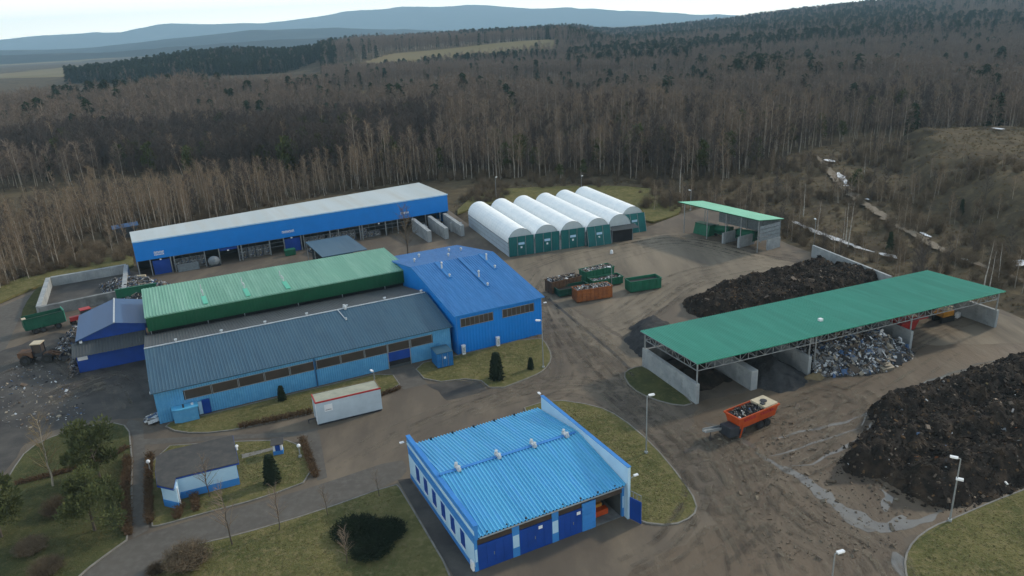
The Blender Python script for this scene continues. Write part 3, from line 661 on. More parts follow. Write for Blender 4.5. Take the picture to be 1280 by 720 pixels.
# basin on the left
BC = [(-84.5, 125.3), (-93.0, 143.2), (-80.6, 150.2), (-73.0, 133.2)]
for i, lab in enumerate(('left concrete wall of the sunken basin by the road', 'far concrete wall of the basin below the woods', 'right concrete wall of the basin by the rubbish', 'near concrete wall of the basin behind the green tipper')):
    a, bq = Vector(BC[i]), Vector(BC[(i + 1) % 4]); d = (bq - a).normalized()
    cwall('basin_wall', lab, a + d * .45, bq - d * .0, .8, 1.9, 1.9, 'concrete' if i != 3 else 'concrete_dark', group='walls of the basin')
sheet('basin_floor', BC, .02, M['dark_asphalt'])
lawn('grass_bank', [(-85.3, 125.3), (-93.8, 143.2), (-95.5, 143), (-91, 131), (-87.5, 124.5)], M['lawn_dark'], False, .15)

# ------------------------------------------------------------------ tents
TO, TA = (-.36, 148.82), R_(19)
def tl(u, v): return (TO[0] + u * math.cos(TA) - v * math.sin(TA), TO[1] + u * math.sin(TA) + v * math.cos(TA))
def tent(u0, wd, v0, L, label, front=True, lean=0.):
    t = thing('tent_hall', label, 'tent', tl(u0, v0), TA, 'white arched tents in a row')
    n = 14; zs = 2.9; rz_ = 2.9
    def arc(k): th = PI * k / n; return (wd / 2 - wd / 2 * math.cos(th), zs + rz_ * math.sin(th))
    b = MB(); m = 44
    for j in range(m):
        sag = [.0, -.07]
        for k in range(n):
            y0, y1 = L * j / m, L * (j + 1) / m; pts = []
            for (y, s_, kk) in ((y0, sag[j % 2], k), (y1, sag[(j + 1) % 2], k), (y1, sag[(j + 1) % 2], k + 1), (y0, sag[j % 2], k + 1)):
                x, z = arc(kk); f = 1 + s_ / 3
                pts.append((wd / 2 + (x - wd / 2) * f, y, zs + (z - zs) * f))
            b.face(pts)
    b.build('cover', M['tent'], t, True)
    b = MB()
    for y in (.05, L - .05): b.face([(wd / 2 + (arc(k)[0] - wd / 2) * .98, y, zs + (arc(k)[1] - zs) * .98) for k in range(n + 1)])
    b.build('gable', M['tent_gable'], t)
    b = MB(); b.box(.02, .1, .1, L - .1, 0, zs); b.box(wd - .1, wd - .02, .1, L - .1, 0, zs); b.box(.1, wd - .1, L - .12, L - .05, 0, zs)
    b.build('side_wall', M['trailer_white'], t)
    b = MB().tube((-.03, 0, zs), (-.03, L, zs), .07); b.tube((wd + .03, 0, zs), (wd + .03, L, zs), .07)
    for z in (1.0, 2.0): b.tube((0, 0, z), (0, L, z), .03)
    b.build('rail', M['steel'], t)
    if front:
        H = 4.15; b = MB(); y = lambda z: -.25 - lean * (1 - z / H)
        ribs_ = 24
        for k in range(ribs_):
            x0 = wd * k / ribs_; x1 = wd * (k + 1) / ribs_; d = .05 if k % 2 else 0
            b.face([(x0, y(0) - d, 0), (x1, y(0) - d, 0), (x1, y(H) - d, H), (x0, y(H) - d, H)]); b.face([(x1, y(0), 0), (x1, y(0) - .05, 0), (x1, y(H) - .05, H), (x1, y(H), H)])
        b.box(0, wd, -.24, -.2, 0, H); fr = b.build('front_curtain', M['teal_door'], t)
        b = MB()
        for x in (0, wd * .34, wd * .67, wd): b.tube((x, y(0) - .1, 0), (x, y(H) - .1, H), .05)
        b.build('frame', M['galv'], fr)
        yy = y(2.2) - .12; s_ = MB(); s_.box(wd * .38, wd * .62, yy - .03, yy, 2.35, 2.85); s_.build('sign', M['pale_blue'], fr)
        s_ = MB(); s_.box(wd * .46, wd * .53, yy - .03, yy, 1.6, 2.0); s_.build('notice', M['white'], fr)
    return t
tent(0, 5.6, 0, 29, 'white arched tent nearest the blue halls, with grey side wall in view')
tent(5.85, 5.55, 0, 29.5, 'second white tent from the blue halls, between two straight green fronts')
tent(11.75, 5.6, 0, 29.8, 'third white tent from the blue halls, beside the leaning green front')
tent(17.65, 5.5, -.3, 30, 'white tent with a leaning green front next to the dark shed', lean=.9)
tent(23.3, 5.5, 0.5, 30, 'white tent standing behind the small dark shed', front=False)
tent(29.2, 5.6, 5.5, 26, 'set-back white tent furthest from the blue halls', lean=1.2)
t = thing('small_shed', 'small dark shed with a grey sheet roof before the tents', 'shed', tl(23.6, -1.0), TA)
b = MB(); b.box(.1, 4.9, .2, 1.4, 0, 2.9); b.build('wall', M['dark'], t); bx(.0, .1, .1, 1.4, 0, 3.0).build('side_panel', M['steel'], t)
b = MB(); b.ribs(6.4, -1.0, 2.9, 1.6, 3.25, .4, .05, -.3); b.build('roof', M['steel_grey'], t); bx(4.9, 5.0, .1, 1.4, 0, 3.0).build('side_panel', M['steel'], t)
for k, (u, v) in enumerate(((5.72, -.2), (11.55, -.3))): 
    o = bx(-.12, .12, -.1, .1, 0, 2.2).build('gate_post', M['galv']); o.location = (*tl(u, v), 0); o.rotation_euler = (0, 0, TA)
    tag(o, 'pale steel post between the first two green tent fronts' if k == 0 else 'pale steel post between the second and third green tent fronts', 'post', 'posts between the tent fronts')
cwall('concrete_block_wall', 'short concrete wall behind the back corner of the first tent', tl(-5.4, 26), tl(-2.8, 25), .5, 2.2)

# ------------------------------------------------------------------ canopy upper right
CO, CA = (39.1, 161.0), R_(-58.6)
def cl(u, v): return (CO[0] + u * math.cos(CA) - v * math.sin(CA), CO[1] + u * math.sin(CA) + v * math.cos(CA))
t = thing('machine_canopy', 'open canopy with mint green roof sheltering green machines', 'canopy', CO, CA)
b = MB(); b.ribs(22.6, -.4, 6.85, 7.2, 5.9, .35, .04, -1.8); b.build('roof', M['mint_roof'], t)
b = MB(); b.slab(22.6, -.38, 6.8, 7.18, 5.85, .15, -1.8); b.build('roof_beam', M['green_fascia'], t)
for u in (0, 6.8, 12, 16, 20.5):
    for v in (0, 6.4): MB().tube((u, v, 0), (u, v, 6.6 if v == 0 else 5.85), .1).build('post', M['galv'], t)
b = MB(); ribbed_wall(b, 4, 20.6, 6.6, 2.2, 5.7); b.build('back_wall', M['steel'], t)
b = MB()
for z in (2.3, 3.1, 3.9, 4.7): b.box(20.55, 20.62, .3, 6.4, z, z + .7)
b.build('end_wall', M['steel'], t)
bx(20.4, 20.75, 2.8, 6.6, 0, 2.2).build('end_base_wall', M['concrete'], t)
for u, lab in ((11.5, 'low concrete bay wall under the mint canopy, on the side of the green drum'), (15.7, 'low concrete bay wall under the mint canopy, on the side of the open end')):
    cwall('bay_wall', lab, cl(u, -.2), cl(u, 4.5), .45, 2.3, group='bay walls under the canopy')
def drum_screen(u, v, rz, label, s=1.):
    t = thing('drum_screen', label, 'machine', cl(u, v), CA + rz, 'green machines under the canopy')
    b = MB(); b.tube((-1.9 * s, 0, 1.6 * s), (1.9 * s, 0, 1.9 * s), .85 * s, n=16); b.build('drum', M['bin_green'], t)
    b = MB(); b.box(-2.3 * s, 2.3 * s, -1.0 * s, 1.0 * s, .6 * s, 1.0 * s); b.box(-2.4 * s, -1.9 * s, -1.0 * s, 1.0 * s, .9 * s, 2.4 * s); b.box(1.9 * s, 2.5 * s, -.9 * s, .9 * s, .9 * s, 2.6 * s); b.build('frame', M['truck_green'], t)
    for x in (-1.2, 1.2):
        for y in (-.9, .9): MB().tube((x * s, (y - .12) * s, .4 * s), (x * s, (y + .12) * s, .4 * s), .4 * s, n=12).build('wheel', M['rubber'], t)
    bx(2.5 * s, 4.2 * s, -.35 * s, .35 * s, 1.2 * s, 1.35 * s).build('conveyor', M['machine'], t)
drum_screen(13.6, 4.6, .1, 'green drum screening machine behind the bay walls under the canopy')
drum_screen(7.4, 4.2, .1, 'dark green machine at the back of the mint canopy', .9)
t = thing('skip', 'green sloping-sided skip at the open end of the mint canopy', 'skip', cl(3.6, 2.4), CA)
b = MB(); b.xsec([(-1.0, 0), (1.1, 0), (1.3, 2.3), (-.4, 2.3)], -2.2, 2.2); b.build('body', M['bin_green'], t); bx(-2.25, 2.25, -.45, 1.35, 2.3, 2.4).build('rim', M['bin_dark'], t)
cwall('yard_wall', 'long grey concrete wall behind the dark compost windrow', at(1015, 321), at(1112, 362), .45, 2.4)
cwall('yard_wall', 'short grey concrete wall end standing behind the teal shed roof', (68.3, 112.0), (70.5, 110.6), .4, 2.4)

# ------------------------------------------------------------------ teal shed
SO, SA = (22.1, 82.3), R_(21.2)
def sl_(u, v): return (SO[0] + u * math.cos(SA) - v * math.sin(SA), SO[1] + u * math.sin(SA) + v * math.cos(SA))
t = thing('storage_shed', 'long open storage shed with teal roof on steel trusses', 'shed', SO, SA)
SL, SD = 53.0, 12.3
b = MB(); b.ribs(SL + .4, -.5, 5.72, SD + .2, 5.2, .33, .06, -.4); b.build('roof', M['teal_roof'], t)
b = MB(); b.slab(SL + .4, -.45, 5.68, SD + .15, 5.16, .1, -.4); b.build('roof_deck', M['steel'], t)
bx(-.45, SL + .05, -.6, -.5, 5.6, 5.74).build('gutter', M['teal_roof'], t)
def truss(b, p, q, h, n):
    p, q = Vector(p), Vector(q)
    b.tube(p, q, .07, n=4); b.tube(p - Vector((0, 0, h)), q - Vector((0, 0, h)), .075, n=4)
    for i in range(n + 1):
        a = p.lerp(q, i / n); b.tube(a, a - Vector((0, 0, h)), .05, n=4)
        if i < n:
            c = p.lerp(q, (i + 1) / n)
            if i % 2: b.tube(a - Vector((0, 0, h)), c, .04, n=4)
            else: b.tube(a, c - Vector((0, 0, h)), .04, n=4)
for u0, u1, n in ((.1, 9, 7), (9, 18, 7), (18.1, 26.8, 7), (26.8, 35.5, 7), (35.5, 44, 7), (44, 52.5, 7)):
    for v, z in ((0, 5.5), (SD - .3, 5.0)):
        b = MB(); truss(b, (u0, v, z), (u1, v, z), 1.1, n); b.build('truss', M['galv'], t)
for u in (.1, 9, 17.9, 26.8, 35.5, 44, 52.5):
    b = MB(); truss(b, (u, .1, 5.45), (u, SD - .3, 4.98), 1.05, 9); b.build('truss', M['galv'], t)
for u in (.1, 17.6, 18.6, 35.5, 52.5):
    for v in (0, SD - .3): MB().tube((u, v, 0), (u, v, 5.5 if v == 0 else 5.0), .11, n=6).build('post', M['galv'], t)
MB().box(22.0, 22.5, 3.0, 3.5, 5.6, 5.95).build('roof_patch', M['white'], t)
for u, v1, lab, mm in ((0.1, SD, 'pale concrete end wall of the teal shed facing the dark lawn', 'concrete'), (8.6, SD, 'thick concrete partition beside the grey heap in the teal shed', 'concrete'),
                       (17.6, SD, 'concrete partition between the grey heap and the rubbish heap', 'concrete'), (35.6, SD, 'concrete partition between the rubbish heap and the machine bay', 'concrete'), (52.6, SD, 'concrete end wall of the teal shed beside the yellow machine', 'concrete')):
    cwall('shed_wall', lab, sl_(u, -.3 if u != 8.6 else -.4), sl_(u, v1), .45 if u != 8.6 else 1.0, 2.7, m=mm, group='concrete walls of the teal shed')
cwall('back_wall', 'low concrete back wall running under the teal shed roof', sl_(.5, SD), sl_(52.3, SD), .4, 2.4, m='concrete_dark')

# ------------------------------------------------------------------ gatehouse and kiosk
rp = [(-35.6, 66.6), (-29.87, 68.95), (-32.5, 74.8), (-38.75, 72.1), (-39.5, 71.0), (-38.4, 68.15), (-37.0, 65.4), (-35.0, 64.6)]
rp = [(p[0] - (-34.5), p[1] - 69.0) for p in rp]
t = thing('gatehouse', 'small pale blue gatehouse with dark flat felt roof', 'gatehouse', (-34.5, 69.0, 0), 0)
ins = [(p[0] * .93, p[1] * .93) for p in rp]
b = MB(); b.prism(ins, .9, 2.55); b.build('wall', M['pale_blue'], t)
b = MB(); b.prism([(p[0] * 1.012, p[1] * 1.012) for p in ins], 0, .9); b.build('plinth', M['mid_blue'], t)
b = MB(); b.prism(rp, 2.72, 2.8); b.build('roof', M['felt'], t)
b = MB(); b.prism([(p[0] * 1.008, p[1] * 1.008) for p in rp], 2.56, 2.72); b.build('roof_edge', M['deep_blue'], t)
b = MB().tube((3.6, 2.6, 2.75), (3.6, 2.6, 3.25), .1); b.tube((3.6, 2.6, 3.2), (3.6, 2.6, 3.35), .2, .12); b.build('chimney', M['white'], t)
b = MB().tube((-.95, -2.65, 0), (-.95, -2.65, 2.56), .06); b.build('downpipe', M['machine'], t)
o = bx(-.2, .2, -.2, .2, 0, 2.4).build('door_jamb', M['white'], t); o.location = (-.72, -3.6, 0); o.rotation_euler = (0, 0, .38)
t = thing('small_kiosk', 'tiny blue and white kiosk on the grass past the gatehouse', 'kiosk', (-27.7, 75.0, .1), R_(14))
bx(-.55, .55, -.4, .4, 0, .5).build('base', M['mid_blue'], t); bx(-.5, .5, -.38, .38, .5, 1.35).build('body', M['white'], t); bx(-.27, .27, -.42, -.385, .5, 1.25).build('door', M['deep_blue'], t)
b = MB(); b.slab(1.4, -.6, 1.4, .8, 1.55, .08, -.7); b.build('roof', M['felt'], t)
structure(sheet('stepping_path', W([(302, 569), (342, 560), (344, 563), (303, 574)]), .115, M['kerb']))

# ------------------------------------------------------------------ heaps
def heap(name, label, cat, P, h, ramp, res, m, amp=.5, fs=.5, seed=0, ridge=None, base=0., group=None, kind=None):
    X = [p[0] for p in P]; Y = [p[1] for p in P]
    nx = int((max(X) - min(X)) / res) + 3; ny = int((max(Y) - min(Y)) / res) + 3
    gx = min(X) - res + res * np.arange(nx); gy = min(Y) - res + res * np.arange(ny)
    gX, gY = np.meshgrid(gx, gy, indexing='ij')
    jx = np.array([noise.noise(Vector((a * .7, b * .7, seed))) for a, b in zip(gX.ravel(), gY.ravel())]).reshape(gX.shape)
    e = edged(P, gX, gY) * np.where(inpoly(P, gX, gY), 1, -1) + jx * .7
    t = np.clip(e / ramp, 0, 1); z = h * np.sin(t * PI / 2)
    fr = np.array([noise.fractal(Vector((a * fs, b * fs, seed + 5)), .8, 2.1, 5) for a, b in zip(gX.ravel(), gY.ravel())]).reshape(gX.shape)
    if ridge is not None: z = z * ridge(gX, gY)
    z = np.where(e > 0, z + amp * fr * np.clip(t * 3, 0, 1), -.06) + base
    keep = e > -res * 1.6; idx = -np.ones(gX.shape, int); idx[keep] = np.arange(keep.sum())
    vs = np.stack([gX[keep], gY[keep], np.where(e[keep] > 0, np.maximum(z[keep], base + .01), base - .08)], -1)
    f = []
    for i in range(nx - 1):
        for j in range(ny - 1):
            q = (idx[i, j], idx[i + 1, j], idx[i + 1, j + 1], idx[i, j + 1])
            if min(q) >= 0: f.append(q)
    me = bpy.data.meshes.new(name); me.from_pydata(vs.tolist(), [], f); me.materials.append(m)
    me.polygons.foreach_set('use_smooth', [True] * len(f)); o = bpy.data.objects.new(name, me); col.objects.link(o)
    tag(o, label, cat, group, kind)
    return o
def surface(o):                           # height lookup on a heap
    from mathutils.bvhtree import BVHTree
    t = BVHTree.FromPolygons([v.co for v in o.data.vertices], [p.vertices for p in o.data.polygons])
    def f(x, y):
        h = t.ray_cast(Vector((x, y, 50)), Vector((0, 0, -1))); return (h[0], h[1]) if h[0] else (None, None)
    return f
def scatter(name, label, cat, surf, P, n, size, mats, weights=None, seed=1, flat=.4, lift=0.):
    rr = random.Random(seed); b = MB(); X = [p[0] for p in P]; Y = [p[1] for p in P]; k = 0; tries = 0
    while k < n and tries < n * 20:
        tries += 1; x, y = rr.uniform(min(X), max(X)), rr.uniform(min(Y), max(Y))
        if not inpoly(P, np.array([x]), np.array([y]))[0]: continue
        c, nn = surf(x, y) if surf else (Vector((x, y, 0)), Vector((0, 0, 1)))
        if c is None: continue
        s_ = rr.lognormvariate(0, .5) * size
        rot = nn.to_track_quat('Z', 'Y').to_matrix() @ Matrix.Rotation(rr.uniform(0, 6.28), 3, 'Z') @ Matrix.Rotation(rr.gauss(0, .5), 3, 'X') @ Matrix.Rotation(rr.gauss(0, .4), 3, 'Y')
        b.obox(c + nn * (s_ * .12 + lift), (s_ * rr.uniform(.5, 1.6), s_ * rr.uniform(.3, 1), s_ * rr.uniform(.05, flat)), rot, rr.choices(range(len(mats)), weights)[0]); k += 1
    o = b.build(name, mats)
    return tag(o, label, cat, None, 'stuff')
MOUND = [at(1057, 592), at(1055, 570), at(1068, 552), at(1090, 533), at(1096, 528), at(1085, 521), at(1088, 510), at(1110, 498), (55.1, 85.6), (69.7, 92.0), (86, 97), (95, 84), (66, 67.5), (57, 64.8), (50.4, 62.4), (43.8, 59.8), (40.6, 59.2), (39, 60), (36.8, 64.2)]
rid = lambda X, Y: .74 + .3 * np.cos(2 * PI * ((X - 46) * -.36 + (Y - 77.6) * .93) / 6.2 + .5 * np.sin(X * .25))
mound = heap('waste_mound', 'large dark compost mound heaped beside the muddy ground and right lamp post', 'mound', MOUND, 2.5, 2.4, .3, M['soil'], .75, .55, 3, rid)
sf = surface(mound)
scatter('mound_litter', 'scraps of litter and branches on the large dark mound', 'litter', sf, MOUND, 700, .14, M['rubbish'] + [M['straw'], M['orange_rust']], [1, 3, .6, 6, 5, 2, 2, 1], 4)
scatter('mound_clods', 'dark clods of compost over the large mound', 'clods', sf, MOUND, 15000, .15, [M['soil'], M['hedge'], M['rubbish'][3]], [14, 1, 1], 5, .8)
WIND = [(28.6, 117.2), (28.4, 112.5), (30.3, 109.6), (35.5, 108.5), (50, 114.5), (66.2, 121.5), (64.0, 126.5), (58.3, 134.2), (45, 127.5), (36.8, 123.3)]
rid2 = lambda X, Y: 1 - .5 * np.exp(-(((X - 36) * -.42 + (Y - 118.5) * .91) / 1.3) ** 2)
wind = heap('compost_windrow', 'long dark compost windrow between the teal shed and concrete wall', 'windrow', WIND, 2.3, 2.6, .3, M['soil'], .6, .6, 8, rid2)
_mc = (sum(p[0] for p in MOUND) / len(MOUND), sum(p[1] for p in MOUND) / len(MOUND))
scatter('foot_clods', 'crumbs of compost spilled round the foot of the large mound', 'clods', None, [(_mc[0] + (p[0] - _mc[0]) * 1.06, _mc[1] + (p[1] - _mc[1]) * 1.06) for p in MOUND], 9000, .14, [M['soil'], M['hedge']], [10, 1], 44, .6)
scatter('windrow_clods', 'clods and woody bits on the dark windrow', 'clods', surface(wind), WIND, 8000, .15, [M['soil'], M['hedge'], M['rubbish'][3]], [12, 1, 1], 6, .8)
PILE = W([(780, 428), (790, 408), (815, 402), (840, 408), (850, 425), (832, 448), (800, 446)])
heap('soil_pile', 'small dark grey pile behind the left end of the teal shed', 'pile', PILE, 2.6, 4, .3, M['grey_soil'], .25, .6, 11)
s_sh = lambda pts: [sl_(u, v) for u, v in pts]
GP = s_sh([(9.3, -.2), (10.8, -2.4), (13.5, -2.9), (16, -1.9), (17.2, -.3), (17.3, 11.8), (9.3, 11.8)])
gp = heap('grey_heap', 'grey screened heap in the teal shed left of the rubbish', 'heap', GP, 3.0, 6.5, .3, M['grey_soil'], .25, .6, 14)
DP = s_sh([(.6, 3.5), (3, 2.2), (7.9, 3.2), (7.9, 11.8), (.6, 11.8)])
heap('dark_heap', 'dark heap in the first bay of the teal shed', 'heap', DP, 1.8, 5, .35, M['soil'], .25, .6, 15)
RP = s_sh([(18, -1.2), (20.5, -2.3), (24, -3.6), (27, -4.0), (30, -3.4), (33, -2.8), (35, -1.2), (35.2, 11.8), (17.9, 11.8)])
rp_ = heap('rubbish_heap', 'heap of mixed rubbish spilling out of the teal shed', 'heap', RP, 3.3, 6.5, .3, M['rubbish'][4], .5, .6, 17)
scatter('rubbish', 'loose mixed rubbish of pale and blue scraps on the heap in the shed', 'rubbish', surface(rp_), RP, 11000, .24, M['rubbish'], [2.6, 5, 1.2, 3.2, 4, 1.3], 18, .35)
o = MB(); o.obox((0, 0, .35), (1.9, 1.1, .45), Matrix.Rotation(.3, 3, 'Z') @ Matrix.Rotation(.25, 3, 'X')); o.obox((.1, .1, .62), (1.5, .8, .15), Matrix.Rotation(.45, 3, 'Z') @ Matrix.Rotation(.25, 3, 'Y'))
o = o.build('mattress', M['rubbish'][5]); o.location = (*at(1107, 462), 0); tag(o, 'pale discarded mattress at the foot of the rubbish heap', 'mattress')
o = heap('branch_pile', 'small tan pile of twigs at the partition of the grey heap', 'pile', s_sh([(16.2, -.6), (17.5, -1.9), (19, -2.1), (19.4, -.9), (18, -.3)]), .5, .8, .2, M['straw'], .25, 1.5, 19)
# rubbish around the loader and the blue annex
LP_ = W([(60, 447), (78, 427), (95, 410), (106, 400), (100, 430), (96, 455), (98, 470), (88, 472), (86, 452)])
lp = heap('rubbish_pile', 'dark rubbish pile in front of the loader beside the blue annex', 'pile', LP_, 1.6, 2.5, .3, M['rubbish'][4], .5, .7, 21)
scatter('pile_rubbish', 'grey and pale scraps on the rubbish pile by the blue annex', 'rubbish', surface(lp), LP_, 3000, .2, M['rubbish'], [1.1, 6, 1.2, 4, 6, 1], 22)
scatter('yard_litter', 'scraps of litter strewn over the dirty yard by the loader', 'litter', None, W([(0, 470), (30, 450), (90, 470), (110, 520), (20, 540), (-20, 510)]), 420, .16, M['rubbish'], [2, 4, 1, 3, 2, 2], 23)
BP_ = [lo(*q) for q in ((-7.5, -1), (-6, -14), (0, -15), (4, -12), (5, -8.5), (1.0, -3), (-1, 0))]
bp_ = heap('scrap_pile', 'pile of grey scrap at the left end of the long hall', 'pile', BP_, 1.5, 3, .35, M['grey_soil'], .4, .7, 24)
scatter('scrap', 'grey and brown scraps on the pile left of the long hall', 'scrap', surface(bp_), BP_, 2600, .22, M['rubbish'], [1.6, 6, 2, 4, 3, 1.6], 25)
HP_ = [lo(*q) for q in ((33.8, -1), (36, -8), (41.5, -8), (40.5, -3), (38, -1))]
hp_ = heap('scrap_heap', 'heap of mixed scrap behind the flat dark shelter', 'heap', HP_, 1.9, 2.5, .35, M['grey_soil'], .4, .7, 26)
scatter('heap_scrap', 'brown and pale scraps on the heap behind the dark shelter', 'scrap', surface(hp_), HP_, 1500, .22, M['rubbish'], [1.6, 6, 1, 5, 3, 1.6], 27)
o = scatter('corner_rubbish', 'blue and white scraps heaped at the left corner of the low hall', 'rubbish', None, [(LH[0] - 1.9, LH[1] + .4), (LH[0] - .3, LH[1] + .1), (LH[0] - .9, LH[1] + 2.0), (LH[0] - 2.2, LH[1] + 1.8)], 160, .42, M['rubbish'], [4, 3, 4, 1, 2, 1], 28, .5, .25)
for k, (u, lab) in enumerate(((61.5, 'blue and dark refuse lying in the left concrete bay by the long hall'), (65.6, 'blue and dark refuse lying in the right concrete bay by the long hall'))):
    Q = [lo(u - 1.2, -3), lo(u + 1.4, -3), lo(u + 1.6, -.5), lo(u - 1, -.5)]
    hh = heap('bay_refuse', lab, 'refuse', Q, 2.0, 1.8, .3, M['rubbish'][4], .4, .8, 30 + k)
    scatter('bay_scraps', 'scraps on top of the ' + lab.split(' lying in the ')[1][:5].strip() + ' bay refuse by the long hall', 'scraps', surface(hh), Q, 160, .5, M['rubbish'], [2, 2, 4, 1, 6, 1], 32 + k)
o = scatter('mud_clods', 'small clods over the muddy ground', 'clods', None, W([(890, 540), (1000, 500), (1140, 640), (1110, 700), (950, 700)]), 1500, .12, [M['mud'], M['rubbish'][3], M['track']], [4, 1, 2], 33, .6)

# ------------------------------------------------------------------ vehicles and bins
def rolloff(name, label, px0, px1, m, L=6.3, h=2.0, load=None, azd=None, seed=0):
    a, bq = Vector(at(*px0)), Vector(at(*px1)); d = (bq - a).normalized(); az_ = math.atan2(d.y, d.x) if azd is None else R_(azd)
    t = thing(name, label, 'container', a, az_, 'roll-off containers in the yard')
    wd = 2.35; b = MB(); b.box(0, L, 0, .07, .2, h); b.box(0, L, wd - .07, wd, .2, h); b.box(0, .07, .07, wd - .07, .2, h); b.box(L - .07, L, .07, wd - .07, .2, h); b.box(.07, L - .07, .07, wd - .07, .2, .28)
    b.build('body', m, t)
    n = 9; k = MB()
    for i in range(n):
        x = .15 + (L - .4) * i / (n - 1)
        k.box(x, x + .11, -.075, -.002, .24, h - .09); k.box(x, x + .11, wd + .002, wd + .075, .24, h - .09)
    for y in (.35, 1.1, 1.85): k.box(-.07, -.002, y, y + .11, .24, h - .09); k.box(L + .002, L + .07, y, y + .11, .24, h - .09)
    k.build('rib', m, t)
    r = MB(); r.box(-.09, L + .09, -.09, .03, h - .08, h + .03); r.box(-.09, L + .09, wd - .03, wd + .09, h - .08, h + .03); r.box(-.09, .03, .031, wd - .031, h - .08, h + .03); r.box(L - .03, L + .09, .031, wd - .031, h - .08, h + .03)
    r.build('rim', m, t)
    s_ = MB(); s_.box(.2, L - .2, .7, .85, .0, .2); s_.box(.2, L - .2, 1.5, 1.65, 0, .2); s_.build('skid', M['machine'], t)
    for x in (.4, L - .4): MB().tube((x, .3, .12), (x, wd - .3, .12), .12, n=8).build('roller', M['machine'], t)
    b = MB(); b.box(.1, L - .1, .1, wd - .1, h - .75, h - .45); b.build('load', M['rubbish'][4], t)
    if load:
        lb = MB(); rr = random.Random(seed)
        for _ in range(330): lb.obox((rr.uniform(.2, L - .2), rr.uniform(.2, wd - .2), h - .4 + rr.uniform(0, load)), (rr.uniform(.15, .6), rr.uniform(.1, .4), rr.uniform(.05, .25)), Matrix.Rotation(rr.uniform(0, 6), 3, Vector((rr.random(), rr.random(), rr.random() + .2)).normalized()), rr.choices(range(6), [2.2, 4, .6, 5, 4, 2])[0])
        lb.build('scraps', M['rubbish'], t)['kind'] = 'stuff'
    return t
rolloff('roll_off_container', 'brown rusty roll-off container heaped with pale scrap', (690, 369), (728, 360), M['brown_rust'], 6.3, 2.35, .55, seed=1)
rolloff('roll_off_container', 'rusty orange roll-off container heaped with pale scrap', (721.5, 379.5), (766, 372.5), M['orange_rust'], 6.6, 2.3, .45, seed=2)
rolloff('roll_off_container', 'low green roll-off container half hidden between the brown and orange ones', (699.5, 372.5), (716, 369), M['bin_dark'], 6.0, 1.4, None, 22)
rolloff('roll_off_container', 'green roll-off container piled with pale scrap at the back of the cluster', (732.5, 354.5), (771, 344.5), M['bin_green'], 6.3, 2.2, .4, 27, seed=3)
rolloff('roll_off_container', 'low green roll-off container between the scrap-filled green one and the orange one', (742, 361.5), (779, 354.5), M['bin_green'], 6.0, 1.5, .1, 20, seed=4)
rolloff('roll_off_container', 'green roll-off container standing alone right of the cluster', (788.5, 367), (826, 361), M['bin_green'], 6.0, 2.1, None)

def wheel(parent, x, y, r, w_, name='wheel'):
    t = MB().tube((x, y - w_ / 2, r), (x, y + w_ / 2, r), r, n=16).build(name, M['rubber'], parent)
    MB().tube((x, y - w_ / 2 - .02, r), (x, y + w_ / 2 + .02, r), r * .45, n=10).build('rim', M['machine'], t); return t
# white box trailer
a = Vector(at(398, 533)); t = thing('box_container', 'white box container with red roof edge standing beside the hedge', 'container', a, R_(23.5))
L, wd = 8.1, 2.6
bx(0, L, 0, wd, .28, 3.15).build('body', M['trailer_white'], t)
bx(.1, L - .1, .1, wd - .1, 3.15, 3.19).build('roof', M['trailer_top'], t)
b = MB(); b.box(-.03, L + .03, -.03, .1, 3.06, 3.24); b.box(-.03, .1, .1, wd, 3.06, 3.24); b.build('red_edge', M['red'], t)
b = MB(); b.box(L - .1, L + .03, .1, wd, 3.06, 3.24); b.box(-.03, L + .03, wd, wd + .06, 3.06, 3.24); b.build('pale_edge', M['straw'], t)
bx(-.05, .02, -.05, .05, .28, 3.1).build('corner_post', M['white'], t)
s_ = bx(1.0, 2.0, -.03, -.002, 1.75, 2.65).build('sign_panel', M['white'], t)
b = MB()
for k in range(5): b.box(1.12 + k * .15, 1.12 + k * .15 + .1, -.045, -.03, 1.9, 2.0)
b.build('lettering', M['machine'], s_)
bx(.1, L - .1, .1, wd - .1, 0, .28).build('base_frame', M['machine'], t)
b = MB().tube((-.9, wd / 2, .5), (.1, wd / 2, .55), .08); b.tube((-.9, wd / 2, 0), (-.9, wd / 2, .5), .05); b.build('drawbar', M['machine'], t)
# blue storage container by the low hall
a = Vector(at(547.5, 461.5)); t = thing('storage_container', 'small blue storage container standing on the lawn against the low hall', 'container', a, R_(24))
b = MB(); ribbed_wall(b, 0, 2.35, 0, .15, 2.25, .25, .04); b.box(.02, 2.33, .02, 2.6, .1, 2.25); b.build('body', M['blue_roof'], t)
bx(-.04, 2.39, -.06, 2.66, 2.25, 2.33).build('roof', M['steel_blue'], t); bx(-.04, 2.39, -.06, 2.66, .05, .15).build('base_frame', M['machine'], t)
b = MB()
for x in (.75, 1.6): b.tube((x, -.07, .25), (x, -.07, 2.15), .025)
b.build('lock_rod', M['galv'], t); bx(1.0, 1.3, -.075, -.045, 1.4, 1.7).build('notice', M['white'], t)
